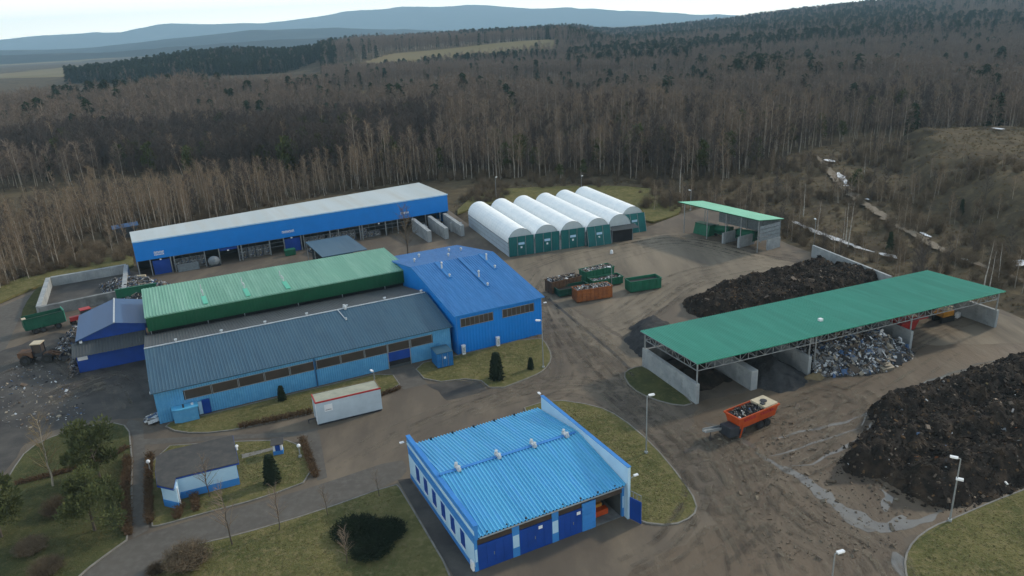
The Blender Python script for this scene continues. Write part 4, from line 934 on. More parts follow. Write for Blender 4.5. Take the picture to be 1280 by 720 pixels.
# orange shredder trailer
a = Vector(at(925, 548)); t = thing('shredder_trailer', 'orange shredder trailer with conveyor arm parked on the wet mud', 'trailer', (a.x, a.y), R_(30))
b = MB()
for sy in (0, 2.3): b.face([(0, .25 + (sy - .25) * .75 if sy else .25, 1.0), (5.9, .25 + (sy - .25) * .75 if sy else .25, 1.0), (6.1, sy, 2.5), (-.2, sy, 2.5)])
b.face([(0, .25, 1.0), (0, 1.79, 1.0), (-.2, 2.3, 2.5), (-.2, 0, 2.5)]); b.face([(5.9, .25, 1.0), (5.9, 1.79, 1.0), (6.1, 2.3, 2.5), (6.1, 0, 2.5)]); b.face([(0, .25, 1), (5.9, .25, 1), (5.9, 1.79, 1), (0, 1.79, 1)])
b.build('hopper', M['orange'], t)
b = MB(); b.box(-.3, 6.2, -.1, .02, 2.35, 2.55); b.box(-.3, 6.2, 2.28, 2.4, 2.35, 2.55); b.box(-.3, -.16, .021, 2.279, 2.35, 2.55); b.box(6.06, 6.2, .021, 2.279, 2.35, 2.55); b.build('rim', M['orange'], t)
b = MB(); rr = random.Random(3)
for _ in range(260): b.obox((rr.uniform(.1, 3.9), rr.uniform(.2, 2.1), rr.uniform(2.1, 2.55)), (rr.uniform(.1, .5), rr.uniform(.1, .3), rr.uniform(.05, .2)), Matrix.Rotation(rr.uniform(0, 6), 3, Vector((rr.random(), rr.random(), .3)).normalized()), rr.choices(range(6), [.1, 1.5, .3, 2, 10, .2])[0])
b.build('load', M['rubbish'], t)['kind'] = 'stuff'
b = MB(); b.box(3.9, 6.0, .05, 2.25, 2.45, 2.72); hd = b.build('hood', M['cream'], t); MB().tube((4.9, 1.2, 2.72), (4.9, 1.2, 2.82), .4, n=12).build('fan_ring', M['machine'], hd); bx(4.05, 4.45, .5, 1.0, 2.72, 2.85).build('hatch', M['machine'], hd)
b = MB()
for k in range(13):
    if k not in (5, 6): b.obox((.65 + k * .38, -.03, 2.1 + .0 * k), (.26, .03, .3), Matrix.Rotation(-.15, 3, 'X'))
b.build('lettering', M['red'], t)
b = MB(); b.box(.2, 5.8, .5, 1.6, .62, 1.0); b.box(.2, 1.0, .2, 2.0, .4, 1.0); b.build('chassis', M['machine'], t)
for x in (3.5, 4.6):
    for y in (.25, 1.85): wheel(t, x, y, .48, .35)
b = MB(); b.obox((-.8, .9, 1.0), (1.5, 1.6, 1.1), Matrix.Rotation(.1, 3, 'Y')); b.build('drive_unit', M['machine'], t)
b = MB(); b.obox((.15, -.05, .9), (.12, .1, 1.6), Matrix.Rotation(.3, 3, 'Y')); b.build('support_arm', M['orange'], t)
b = MB(); b.obox((-2.7, 1.55, 1.25), (3.2, .55, .14), Matrix.Rotation(.12, 3, 'Z') @ Matrix.Rotation(.25, 3, 'Y')); b.obox((-2.7, 1.27, 1.4), (3.2, .06, .3), Matrix.Rotation(.12, 3, 'Z') @ Matrix.Rotation(.25, 3, 'Y')); b.obox((-2.7, 1.83, 1.4), (3.2, .06, .3), Matrix.Rotation(.12, 3, 'Z') @ Matrix.Rotation(.25, 3, 'Y')); b.build('conveyor', M['galv'], t)
b = MB().tube((-3.2, 1.55, 0), (-3.0, 1.55, 1.3), .06); b.build('prop', M['machine'], t)
# green tipper trailer
a = Vector(at(34, 421)); t = thing('tipper_trailer', 'dark green high-sided tipper trailer by the concrete basin', 'trailer', a, R_(40))
L, wd = 6.0, 2.5
b = MB(); b.box(0, L, 0, .08, 1.0, 2.9); b.box(0, L, wd - .08, wd, 1.0, 2.9); b.box(0, .08, .08, wd - .08, 1, 2.9); b.box(L - .08, L, .08, wd - .08, 1, 2.9); b.box(.08, L - .08, .08, wd - .08, 1, 1.15); b.build('body', M['truck_green'], t)
for x in np.linspace(.3, 5.7, 7): bx(x, x + .1, -.06, -.002, 1.05, 2.85).build('rib', M['truck_green'], t)
bx(-.03, L + .03, -.07, .02, 2.9, 2.98).build('rim', M['bin_dark'], t)
b = MB()
for y in (0, .8, 1.6, 2.4): b.box(L + .02, L + .1, y, y + .1, 1.0, 3.1)
b.box(L + .02, L + .1, .1, 2.4, 3.0, 3.1); b.build('front_ladder', M['mint_roof'], t)
bx(.1, L - .1, .1, wd - .1, 2.1, 2.3).build('load', M['rubbish'][3], t); bx(-.1, .5, .2, 1.2, 2.9, 3.0).build('cover_roll', M['cream'], t)
bx(.2, L - .2, .7, 1.8, .7, 1.0).build('chassis', M['machine'], t)
for x in (1.4, 2.5, 4.8):
    for y in (.25, wd - .25): wheel(t, x, y, .5, .35)
# red and black tractor behind the annex
a = Vector(at(93, 408)); t = thing('tractor', 'red-bonneted tractor half hidden behind the gabled blue annex', 'tractor', a, R_(40))
bx(-.4, 1.4, -.4, .4, 1.1, 1.75).build('bonnet', M['red'], t); b = MB(); b.box(1.4, 2.9, -.7, .7, 1.0, 2.6); c_ = b.build('cab', M['machine'], t); bx(1.3, 3.0, -.75, .75, 2.6, 2.72).build('roof', M['red'], c_)
for y in (-.85, .85): wheel(t, .1, y, .5, .35); wheel(t, 2.4, y, .85, .45)
# wheel loader
a = Vector(at(25, 457)); t = thing('wheel_loader', 'muddy rust-brown wheel loader with cream cab roof on the dirty yard', 'loader', a, R_(8))
b = MB(); b.box(0, 2.0, .1, 1.8, 1.0, 1.9); b.obox((.15, .95, 1.5), (.5, 1.5, .7), Matrix.Identity(3)); b.build('engine_cover', M['brown_rust'], t)
b = MB()
for x in (2.05, 3.25):
    for y in (.3, 1.6): b.box(x, x + .1, y, y + .1, 1.1, 3.0)
b.box(2.1, 3.3, .35, 1.65, 1.0, 1.6); c_ = b.build('cab', M['machine'], t); bx(2.15, 3.25, .4, 1.6, 1.6, 2.95).build('window', M['glass'], c_); bx(1.95, 3.45, .2, 1.8, 3.0, 3.14).build('roof', M['cream'], c_)
b = MB(); b.box(3.4, 4.6, .4, 1.5, .8, 1.4); b.obox((5.2, .6, 1.1), (2.2, .2, .3), Matrix.Rotation(.3, 3, 'Y')); b.obox((5.2, 1.3, 1.1), (2.2, .2, .3), Matrix.Rotation(.3, 3, 'Y')); b.build('lift_arm', M['brown_rust'], t)
b = MB(); b.xsec([(0, 0), (2.7, 0), (2.7, .1), (0, .1)], 6.1, 7.3); b.box(6.1, 6.2, 0, 2.7, .1, 1.1); b.box(6.1, 7.2, 0, .08, .1, .8); b.box(6.1, 7.2, 2.62, 2.7, .1, .8); b.v = [(x, y - .4, z + .15) for x, y, z in b.v]; b.build('bucket', M['machine'], t)
for x in (1.0, 4.1):
    for y in (-.05, 1.95): wheel(t, x, y, .75, .5)
# machines under the shed
a = sl_(47.2, 4.2); t = thing('mini_excavator', 'yellow machine with dark tracks under the far end of the teal shed', 'excavator', a, SA)
b = MB(); b.box(.2, 2.4, .1, 1.7, .9, 1.7); b.obox((-.3, .9, 1.6), (1.6, .3, .3), Matrix.Rotation(.3, 3, 'Y')); b.build('body', M['yellow'], t); bx(1.2, 2.3, .3, 1.5, 1.7, 2.3).build('cab', M['cream'], t)
for y in (0, 1.4): bx(0, 2.6, y, y + .4, 0, .8).build('track', M['rubber'], t)
a = sl_(37.4, 3.2); t = thing('red_hopper', 'dull red hopper machine in shadow under the teal shed', 'machine', a, SA)
b = MB(); b.xsec([(.4, .6), (1.6, .6), (2.2, 2.3), (-.2, 2.3)], 0, 3.4); b.build('hopper', M['red'], t)
for x in (.3, 3.0):
    for y in (.4, 1.5): bx(x, x + .15, y, y + .15, 0, .7).build('leg', M['machine'], t)
bx(3.4, 6.2, .6, 1.4, 1.8, 2.0).build('conveyor', M['red'], t)
a = sl_(51, 4.6); o = bx(0, 1.0, 0, .5, 0, .75).build('concrete_block', M['white']); o.location = (*a, 0); o.rotation_euler = (0, 0, SA + .3); tag(o, 'pale block lying by the end wall under the teal shed', 'block')
o = MB(); o.tube((0, 0, 0), (0, 0, .5), .35, .3, n=12); o.ball((0, 0, .55), .3); o = o.build('white_bollard', M['white']); o.location = (*at(764.5, 317), 0); tag(o, 'white marker standing alone on the yard before the dark shed', 'marker')
o = MB(); o.box(0, .9, 0, 2.3, 0, .5); o.box(.1, .8, .1, 2.2, .5, .95); o = o.build('pallet_stack', M['cream']); o.location = (*lo(1.0, -2.2), 0); o.rotation_euler = (0, 0, LA + 1.2); tag(o, 'cream stack of boards at the left corner of the long hall', 'stack')
t = thing('crushing_machine', 'blue-grey balled wire machine at the front of the long hall', 'machine', (*lo(13.3, -1.2), 0), LA)
b = MB(); b.ball((1.2, .6, 1.1), 1.15, 9, 6, (1.1, .8, .95)); b.build('wire_ball', M['steel'], t); bx(0, 2.4, 0, 1.2, 0, .25).build('base', M['machine'], t)
o = MB(); o.box(0, 4.2, 0, .12, 0, 1.6)
for k in range(8): o.box(k * .58, k * .58 + .07, -.06, -.002, 0, 1.6)
o = o.build('mesh_panel', M['steel']); o.location = (*lo(7.3, -.9), 0); o.rotation_euler = (0, 0, LA + .05); tag(o, 'grey sheet panel leaning before the long hall beside the blue door', 'panel')
o = MB(); o.box(0, 2.2, 0, 1.4, .1, 1.3); o.box(-.06, 2.26, -.06, 1.46, 1.3, 1.38); o = o.build('waste_bin', M['bin_green']); o.location = (*lo(29.0, -3.2), 0); o.rotation_euler = (0, 0, LA); tag(o, 'green bin before the second blue door of the long hall', 'bin')
o = MB(); o.box(0, 7, 0, .3, 0, 2.2); o.box(-.1, 7.1, -.1, .4, 2.2, 2.3); o = o.build('green_fence_panel', M['bin_green']); o.location = (*at(147, 377), 0); o.rotation_euler = (0, 0, GA); tag(o, 'green sheet fence behind the gabled blue annex', 'fence')
t = thing('field_shelter', 'small blue-grey roof among the birches left of the long hall', 'shelter', (*at(143, 300), 0), R_(30))
b = MB(); b.face([(0, 0, 2.6), (6, 0, 2.8), (6, 2.4, 3.3), (0, 2.4, 3.1)]); b.face([(0, 2.4, 3.1), (6, 2.4, 3.3), (6, 5, 2.7), (0, 5, 2.5)]); b.build('roof', M['slate_blue'], t)
bx(.2, 5.8, .2, 4.8, 0, 2.55).build('wall', M['inner'], t)

# ------------------------------------------------------------------ lamp posts
def lamp_post(xy, h, az_, label, ball=False, box=False):
    z = float(terr(xy[0], xy[1])) if math.hypot(*xy) > 180 else 0.
    t = thing('lamp_post', label, 'lamp', (xy[0], xy[1], z), az_, 'lamp posts around the yard')
    bx(-.16, .16, -.16, .16, 0, .3).build('base', M['concrete'], t)
    MB().tube((0, 0, .2), (0, 0, h), .085, .05, n=8).build('pole', M['galv'], t)
    if ball: MB().ball((0, 0, h + .15), .22, 10, 6).build('lamp_globe', M['white'], t)
    else:
        MB().tube((0, 0, h), (.35, 0, h + .05), .035).build('arm', M['galv'], t); b = MB(); b.box(.2, .85, -.14, .14, h, h + .13); b.box(.28, .8, -.1, .1, h - .05, h); b.build('lamp_head', M['white'], t)
    if box: bx(-.5, .1, -.15, .15, h * .68, h * .68 + .18).build('lamp_head', M['white'], t)
for px, h, az_, lab in (((807.7, 567), 7.1, .3, 'lamp post on the lawn edge right of the garage'), ((679.2, 460), 7.1, 2.9, 'lamp post on the lawn corner beside the tall blue hall'),
                        ((1016.8, 310), 5.9, 1.5, 'lamp post at the corner of the long concrete yard wall'), ((764.5, 358), 3.6, 2.6, 'thin lamp post standing among the roll-off containers'),
                        ((470, 491), 3.0, 2.2, 'short lamp post behind the white box container'), ((620.5, 251), 6.5, 1, 'lamp post on the grass behind the white tents near the long hall'),
                        ((727, 249), 6.3, 1, 'lamp post on the grass behind the furthest white tents'), ((863, 263), 5.0, 2, 'lamp post at the back of the mint green canopy'), ((632.5, 311), 4.6, 1.2, 'thin lamp post beside the grey side wall of the first tent')):
    lamp_post(at(*px), h, az_, lab)
lamp_post(at(1187, 652), 6.7, 2.6, 'lamp post between the compost mound and the right lawn', box=True)
lamp_post(at(1035, 765), 5.6, .3, 'lamp post in the mud at the bottom edge of the view')
for px, lab in (((375.5, 572), 'white globe lamp beside the hedge near the kiosk'), ((188.5, 592), 'white globe lamp beside the path left of the gatehouse')):
    lamp_post(at(*px), 1.4, 0, lab, ball=True)

# ------------------------------------------------------------------ plants
def tint(b, *tris): pass
def tri_tube(b, p, q, r0, r1, n=3): b.tube(p, q, r0, r1, n, False)
def leafless(seed, h, n_br, twigs, spread=.16, low=.3, tw=.035, tl_=(.5, 1.1), r0=.1, lean=.03):
    """slender bare tree: trunk mesh, twig mesh"""
    rr = random.Random(seed); tr, br = MB(), MB(); pts = []
    lx, ly = rr.gauss(0, lean), rr.gauss(0, lean); n = 6
    for i in range(n + 1):
        f = i / n; pts.append(Vector((lx * h * f + rr.gauss(0, .05), ly * h * f + rr.gauss(0, .05), h * f)))
    for i in range(n): tri_tube(tr, pts[i], pts[i + 1], r0 * (1 - i / n) + .018, r0 * (1 - (i + 1) / n) + .018, 5)
    def along(f): k = min(n - 1, int(f * n)); return pts[k].lerp(pts[k + 1], f * n - k)
    for k in range(n_br):
        f = low + (1 - low) * (k + rr.random()) / n_br; f = min(.985, f); p = along(f); a = rr.uniform(0, 2 * PI)
        ln = h * spread * (1.15 - f) * rr.uniform(.8, 1.5) + .5; up_f = rr.uniform(.7, 1.5)
        d = Vector((math.cos(a), math.sin(a), up_f)).normalized(); q = p + d * ln + Vector((0, 0, ln * .15))
        tri_tube(br, p, q, .022 + .03 * (1 - f), .012)
        for j in range(twigs):
            g = rr.uniform(.2, 1); s_ = p.lerp(q, g); dd = (d + Vector((rr.gauss(0, .55), rr.gauss(0, .55), rr.gauss(.1, .5)))).normalized(); L = rr.uniform(*tl_)
            e = s_ + dd * L; w_ = dd.cross(Vector((rr.gauss(0, 1), rr.gauss(0, 1), rr.gauss(0, 1)))).normalized() * tw
            br.face([s_ - w_, s_ + w_, e])
            if twigs > 4: m_ = s_.lerp(e, .45); d2 = (dd + Vector((rr.gauss(0, .6), rr.gauss(0, .6), rr.gauss(0, .5)))).normalized(); br.face([m_ - w_ * .7, m_ + w_ * .7, m_ + d2 * L * .7])
    return tr, br
def conifer(seed, h, rad, n, droop=.25, low=.12, size=.5, blunt=.7):
    rr = random.Random(seed); tr, cr_ = MB(), MB(); tri_tube(tr, (0, 0, 0), (0, 0, h * .95), h * .016 + .05, .02, 6)
    for k in range(n):
        f = low + (1 - low) * rr.random() ** .85; R = rad * (1 - f) ** blunt * rr.uniform(.55, 1.1) + .08; a = rr.uniform(0, 2 * PI)
        o = Vector((math.cos(a), math.sin(a), -droop)); c = Vector((0, 0, h * f)) + o * R * rr.uniform(.35, 1); s_ = size * rr.uniform(.6, 1.2)
        t = Vector((-math.sin(a), math.cos(a), 0)); e = c + o * s_ * 1.3
        cr_.face([c - t * s_ * .5 + Vector((0, 0, .1)), c + t * s_ * .5 + Vector((0, 0, .1)), e])
        cr_.face([c - Vector((0, 0, s_ * .35)), c + Vector((0, 0, s_ * .35)), e])
    return tr, cr_
def pine(seed, h, rad, n, size=.45):
    rr = random.Random(seed); tr, cr_ = MB(), MB(); top = Vector((rr.gauss(0, .2), rr.gauss(0, .2), h * .9)); tri_tube(tr, (0, 0, 0), top, h * .02 + .04, .03, 6)
    cl_ = []
    for k in range(16):
        f = rr.uniform(.3, 1); a = rr.uniform(0, 2 * PI); R = rad * math.sin(PI * (.15 + .78 * f) ) ** .6 * rr.uniform(.35, .95)
        c = Vector((math.cos(a) * R, math.sin(a) * R, h * f)); cl_.append((c, rr.uniform(.28, .5) * rad)); tri_tube(tr, Vector((0, 0, h * f * .8)), c, .04, .015, 4)
    for k in range(n):
        c, r_ = rr.choice(cl_); d = Vector((rr.gauss(0, 1), rr.gauss(0, 1), rr.gauss(0, .8))).normalized(); p = c + d * r_ * rr.random() ** .4
        t = d.orthogonal().normalized(); t.rotate(Matrix.Rotation(rr.uniform(0, 6.28), 3, d)); s_ = size * rr.uniform(.6, 1.2); e = p + (d + Vector((0, 0, .5))) * s_ * .8
        cr_.face([p - t * s_ * .4, p + t * s_ * .4, e])
    return tr, cr_
def shrub(seed, rad, h, n, tw=.02):
    rr = random.Random(seed); st, fo = MB(), MB()
    for k in range(n):
        a = rr.uniform(0, 2 * PI); r_ = rad * rr.random() ** .6; s_ = Vector((math.cos(a) * r_ * .4, math.sin(a) * r_ * .4, 0)); hh = h * (1 - .5 * (r_ / rad) ** 2) * rr.uniform(.6, 1.1)
        e = Vector((math.cos(a) * r_, math.sin(a) * r_, hh)); w_ = Vector((rr.gauss(0, 1), rr.gauss(0, 1), 0)).normalized() * tw
        st.face([s_ - w_, s_ + w_, e])
        for j in range(4):
            m_ = s_.lerp(e, rr.uniform(.3, 1)); d = Vector((rr.gauss(0, .6), rr.gauss(0, .6), rr.uniform(.1, 1))).normalized(); w2 = d.orthogonal().normalized() * tw * .8; fo.face([m_ - w2, m_ + w2, m_ + d * h * rr.uniform(.15, .4)])
    return st, fo
def plant_proto(kind, gen, m1, m2, names=('trunk', 'branches')):
    a = gen[0].build(names[0], M[m1]); c = gen[1].build(names[1], M[m2]); col.objects.unlink(a); col.objects.unlink(c); return (kind, a.data, c.data, names)
placed = []
def plant(proto, x, y, z, s, rz, label, cat='tree', group=None):
    kind, d1, d2, names = proto
    t = bpy.data.objects.new(kind, None); col.objects.link(t); t.location = (x, y, z); t.scale = (s, s, s); t.rotation_euler = (0, 0, rz); t.empty_display_size = .5
    tag(t, label, cat, group)
    for nme, d in zip(names, (d1, d2)):
        o = bpy.data.objects.new(nme, d); col.objects.link(o); o.parent = t
    return t
bir = [plant_proto('birch_tree', leafless(40 + k, 15, 34, 13, .15, .25, .026, (.6, 1.3), .12), 'bark', 'twig') for k in range(5)]
drk = [plant_proto('bare_tree', leafless(60 + k, 13.5, 36, 13, .2, .16, .03, (.6, 1.4), .11), 'bark_dark', 'twig_dark') for k in range(4)]
wbir = [plant_proto('birch_tree', leafless(50 + k, 14, 28, 10, .16, .22, .026, (.6, 1.3), .11, .05), 'bark', 'twig_warm') for k in range(4)]
spr = [plant_proto('spruce_tree', conifer(80 + k, 14, 2.5, 620, .3, .08, .75), 'bark_dark', 'needle', ('trunk', 'crown')) for k in range(3)]
pin = [plant_proto('pine_tree', pine(90 + k, 11, 2.6, 900, .7), 'bark_dark', 'pine', ('trunk', 'crown')) for k in range(3)]
shr = [plant_proto('shrub', shrub(100 + k, 1.5, 3.0, 105, .02), 'shrub', 'shrub', ('stems', 'twigs')) for k in range(3)]
fbir = [plant_proto('birch_tree', leafless(140 + k, 15, 16, 6, .19, .3, .075, (1.2, 2.4), .14), 'bark', 'twig_far') for k in range(3)]
fdrk = [plant_proto('bare_tree', leafless(160 + k, 14, 20, 6, .24, .15, .085, (1.3, 2.6), .13), 'bark_dark', 'twig_far') for k in range(3)]
fspr = [plant_proto('spruce_tree', conifer(180 + k, 16, 2.6, 150, .3, .06, 1.7), 'bark_dark', 'needle', ('trunk', 'crown')) for k in range(2)]

# --- woods: regions of the real ground
def pts_in(P, n, seed):
    r = np.random.default_rng(seed); P_ = np.array(P); lo_, hi_ = P_.min(0), P_.max(0); q = r.uniform(lo_, hi_, (int(n * 3), 2)); q = q[inpoly(P, q[:, 0], q[:, 1])]
    return q
def poisson(P, sp, seed, jit=.8):
    P_ = np.array(P); lo_, hi_ = P_.min(0), P_.max(0); r = np.random.default_rng(seed)
    gx, gy = np.meshgrid(np.arange(lo_[0], hi_[0], sp), np.arange(lo_[1], hi_[1], sp)); q = np.stack([gx.ravel(), gy.ravel()], -1) + r.uniform(-sp * jit / 1, sp * jit, (gx.size, 2)) / 1.0
    return q[inpoly(P, q[:, 0], q[:, 1])]
F1 = W([(-420, 520), (-150, 440), (0, 362), (60, 343), (140, 326), (168, 306), (230, 288), (300, 268), (420, 242), (520, 228), (545, 226), (545, 221), (420, 228), (300, 238), (200, 252), (40, 274), (-300, 300), (-700, 380)])
F2 = W([(-400, 262), (0, 224), (130, 221), (300, 228), (420, 226), (560, 226), (640, 224), (760, 221), (850, 222), (905, 224), (950, 214), (985, 196), (1040, 180), (1120, 174), (1290, 170), (1700, 166), (1700, 140), (1000, 150), (560, 165), (300, 170), (0, 195), (-400, 220)])
G2 = W([(545, 176), (1000, 168), (1000, 158), (545, 163)])
hz = lambda x: 39.5 - (x - 640) * .047
def ring_region(d0, d1, a0=-50, a1=50):
    return [(d0 * math.sin(R_(a)), d0 * math.cos(R_(a))) for a in range(a0, a1 + 1, 5)] + [(d1 * math.sin(R_(a)), d1 * math.cos(R_(a))) for a in range(a1, a0 - 1, -5)]
FIELD = [(d * math.sin(R_(a)), d * math.cos(R_(a))) for a, d in ((-14, 1005), (-8, 1165), (0, 1225), (3.8, 1245), (4.3, 1130), (0, 1070), (-6, 1015))]
PLAIN = W([(-300, 113), (0, 99), (90, 95), (190, 80), (190, 75), (100, 80), (0, 90), (-300, 104)])
PLAIN2 = W([(-300, 96), (0, 80), (300, 62), (640, 44), (640, 42.5), (300, 59), (0, 73), (-300, 88)])
ROADC = W([(400, 128), (520, 113), (690, 104), (870, 95), (870, 90), (690, 99), (500, 108), (400, 121)])
CLEAR = W([(900, 92), (960, 88), (1010, 82), (1180, 80), (1180, 76), (1000, 78), (900, 86)])
near, far = [], []        # x, y, kind, size
def kindmap(x, y, s=.006, seed=0): return noise.noise(Vector((x * s, y * s, seed)))
rr = random.Random(12)
_sh = at(143, 300); _sv = (_sh[0] - 2, _sh[1] - 14)
for x, y in poisson(F1, 2.9, 1):
    if math.hypot(x - _sh[0] - 2, y - _sh[1] - 2) < 7 or math.hypot(x - _sv[0], y - _sv[1]) < 9: continue
    near.append((x, y, 'w' if rr.random() < .85 else 'd', rr.uniform(.45, .85) * (1 + .35 * kindmap(x, y, .04, 2))))
for x, y in poisson(F2, 3.1, 2):
    if inpoly(G2, np.array([x]), np.array([y]))[0]: continue
    k = kindmap(x, y, .02, 3); u = rr.random()
    if x < -25 and 255 < math.hypot(x, y) < 430 and u > .12: k = .9
    near.append((x, y, 'p' if (u < .035 or (k > .35 and .035 < u < .13 and k < .85)) else ('d' if u < .42 + .6 * k else ('w' if u > .85 else 'b')), rr.uniform(.62, 1.15) * (1.1 if y > 230 and abs(x) < 90 else 1) * (1 + .4 * kindmap(x, y, .03, 4))))
R3 = [p for p in ring_region(300, 640)]
for x, y in poisson(R3, 4.2, 3, .9):
    X_, Y_ = np.array([x]), np.array([y])
    if any(inpoly(Q, X_, Y_)[0] for Q in (F2, G2, ROADC, F1)): continue
    px = 640 + F_PX * (x / y) * 1.06; D = math.hypot(x, y)
    if D < 345 and 540 < px < 1000: continue
    k = noise.noise(Vector((x * .004, y * .016, 7))); u = rr.random()
    hgt = rr.uniform(.6, 1.1) * (1 + .5 * kindmap(x, y, .015, 6)) * (.72 if 470 < D < 640 and 420 < px < 900 else 1)
    far.append((x, y, 's' if (k > .4 and u < .3) or u < .03 else ('d' if u < .5 - 1.2 * k else 'b'), hgt))
for ring, sp, sz in (((640, 1000), 5.5, 1.15), ((1000, 1700), 9, 1.35), ((1700, 3000), 13, 1.35)):
    for x, y in poisson(ring_region(*ring), sp, int(ring[0]), .9):
        X_, Y_ = np.array([x]), np.array([y])
        if any(inpoly(Q, X_, Y_)[0] for Q in (FIELD, PLAIN, PLAIN2, ROADC, CLEAR)): continue
        A = math.degrees(math.atan2(x, y)); D_ = math.hypot(x, y)
        if A < -7 and ring[0] >= 1000 and D_ > 1330 + 45 * (A + 30) * (A > -30) and kindmap(x, y, .0016, 5) < .22: continue
        if -15 < A < 5 and 930 < D_ < 1010: continue
        if A < -13 and D_ > 690 + 22 * noise.noise(Vector((x * .02, y * .02, 1))) * 3:
            if ring[0] < 1000 and rr.random() < .35 and kindmap(x, y, .006, 8) > -.1: far.append((x, y, 'd', rr.uniform(.25, .5)))
            elif ring[0] >= 1000 and ring[0] < 1700 and kindmap(x, y, .004, 15) > .3: far.append((x, y, 's', rr.uniform(.7, 1.1)))
            continue
        k = noise.noise(Vector((x * .0025, y * .009, 9))) + .12 * (A > 5) + (.9 if (-32 < A < -12 and 1010 < y < 1330) else 0); u = rr.random()
        far.append((x, y, 's' if (k > .24 and u < .6) or u < .03 else ('d' if u < .55 else 'b'), rr.uniform(.8, 1.15) * sz * (.8 if k <= .18 else 1)))
# conifer rows on the field edge
for x, y in poisson(ring_region(1080, 1560, -35, -10), 8.5, 91, .9):
    A_, D_ = math.degrees(math.atan2(x, y)), math.hypot(x, y)
    if math.exp(-((A_ + 19.5) / 5.5) ** 2 - ((D_ - 1330) / 200) ** 2) > .16 - .1 * (A_ < -24): far.append((x, y, 's' if rr.random() < .85 else 'd', rr.uniform(.8, 1.25)))
for px0, py0, px1, py1, n in ((85, 103, 250, 92, 120),):
    for k in range(n):
        f = (k + rr.random()) / n; p = at(px0 + (px1 - px0) * f, py0 + (py1 - py0) * f + rr.uniform(-1.5, 2.5)); far.append((p[0], p[1], 's', rr.uniform(.95, 1.5)))
for k in range(110):
    a_, d_ = R_(rr.uniform(-8.5, 3.2)), rr.uniform(925, 985); far.append((d_ * math.sin(a_), d_ * math.cos(a_), 's', rr.uniform(.75, 1.15)))
near.sort(key=lambda t: math.hypot(t[0], t[1]))
def infr(x, y, z=8):
    q = np.array([x, y, z - CAM_H]); w_ = q @ fwd
    if w_ < 1: return False
    return abs((q @ right) / w_ * F_PX) < 670 and -420 < -(q @ up) / w_ * F_PX < 400
BL = {'b': 'slender pale-trunked birch among the bare woods behind the site', 'd': 'bare grey-brown tree among the woods behind the site', 'p': 'dark green pine among the bare woods behind the site'}
cnt = {'b': 0, 'd': 0, 'p': 0, 'w': 0}; stuff_near = []
pools = {'b': bir, 'd': drk, 'p': pin, 'w': wbir}
BL['w'] = 'slender birch with warm brown twigs among the bare woods behind the site'
NM = {'w': 'brown-twigged birches of the woods', 'b': 'birches of the woods', 'd': 'bare trees of the woods', 'p': 'pines of the woods'}
for i, (x, y, k, s) in enumerate(near):
    if infr(x, y) and cnt[k] < {'b': 110, 'd': 200, 'p': 60, 'w': 170}[k]:
        cnt[k] += 1; plant(pools[k][i % len(pools[k])], x, y, float(terr(x, y)) - .1, s, rr.uniform(0, 6.28), BL[k], 'tree', NM[k])
    else: stuff_near.append((x, y, k, s))
def wood(name, label, items, pools):
    """one stuff object: points that carry tree instances"""
    keys = []; 
    for k in sorted(pools):
        for pr in pools[k]: keys.append((k, pr))
    first = {}
    for i, (k, pr) in enumerate(keys): first.setdefault(k, i)
    xs = np.array([t[0] for t in items]); ys = np.array([t[1] for t in items]); zs = terr(xs, ys) - .15
    me = bpy.data.meshes.new(name); me.from_pydata(np.stack([xs, ys, zs], -1).tolist(), [], [])
    r = np.random.default_rng(len(items))
    a = me.attributes.new('pick', 'INT', 'POINT'); a.data.foreach_set('value', [first[t[2]] + int(r.integers(len(pools[t[2]]))) for t in items])
    a = me.attributes.new('size', 'FLOAT', 'POINT'); a.data.foreach_set('value', [t[3] for t in items])
    a = me.attributes.new('turn', 'FLOAT_VECTOR', 'POINT'); a.data.foreach_set('vector', np.stack([r.normal(0, .03, len(items)), r.normal(0, .03, len(items)), r.uniform(0, 6.28, len(items))], -1).ravel().astype('f4'))
    o = bpy.data.objects.new(name, me); col.objects.link(o); tag(o, label, 'woods', None, 'stuff')
    ng = bpy.data.node_groups.new(name, 'GeometryNodeTree'); ng.interface.new_socket('Geometry', in_out='INPUT', socket_type='NodeSocketGeometry'); ng.interface.new_socket('Geometry', in_out='OUTPUT', socket_type='NodeSocketGeometry')
    N, Lk = ng.nodes.new, ng.links.new; gi, go = N('NodeGroupInput'), N('NodeGroupOutput'); join = N('GeometryNodeJoinGeometry')
    for k, pr in reversed(keys):
        jj = N('GeometryNodeJoinGeometry')
        for d, nm in zip(pr[1:3], pr[3]):
            src = bpy.data.objects.new(nm, d)          # read for its mesh only
            oi = N('GeometryNodeObjectInfo'); oi.inputs['Object'].default_value = src; oi.inputs['As Instance'].default_value = True; oi.transform_space = 'ORIGINAL'; Lk(oi.outputs['Geometry'], jj.inputs[0])
        gti = N('GeometryNodeGeometryToInstance'); Lk(jj.outputs[0], gti.inputs[0]); Lk(gti.outputs[0], join.inputs[0])
    iop = N('GeometryNodeInstanceOnPoints'); Lk(gi.outputs[0], iop.inputs['Points']); Lk(join.outputs[0], iop.inputs['Instance']); iop.inputs['Pick Instance'].default_value = True
    for nm, ty, sk in (('pick', 'INT', 'Instance Index'), ('size', 'FLOAT', 'Scale'), ('turn', 'FLOAT_VECTOR', 'Rotation')):
        na_ = N('GeometryNodeInputNamedAttribute'); na_.data_type = ty; na_.inputs['Name'].default_value = nm; Lk([s for s in na_.outputs if s.enabled][0], iop.inputs[sk])
    Lk(iop.outputs[0], go.inputs[0]); md = o.modifiers.new('trees', 'NODES'); md.node_group = ng
    return o
if stuff_near: wood('birch_woods', 'bare birch woods behind the nearest trees', stuff_near, pools)
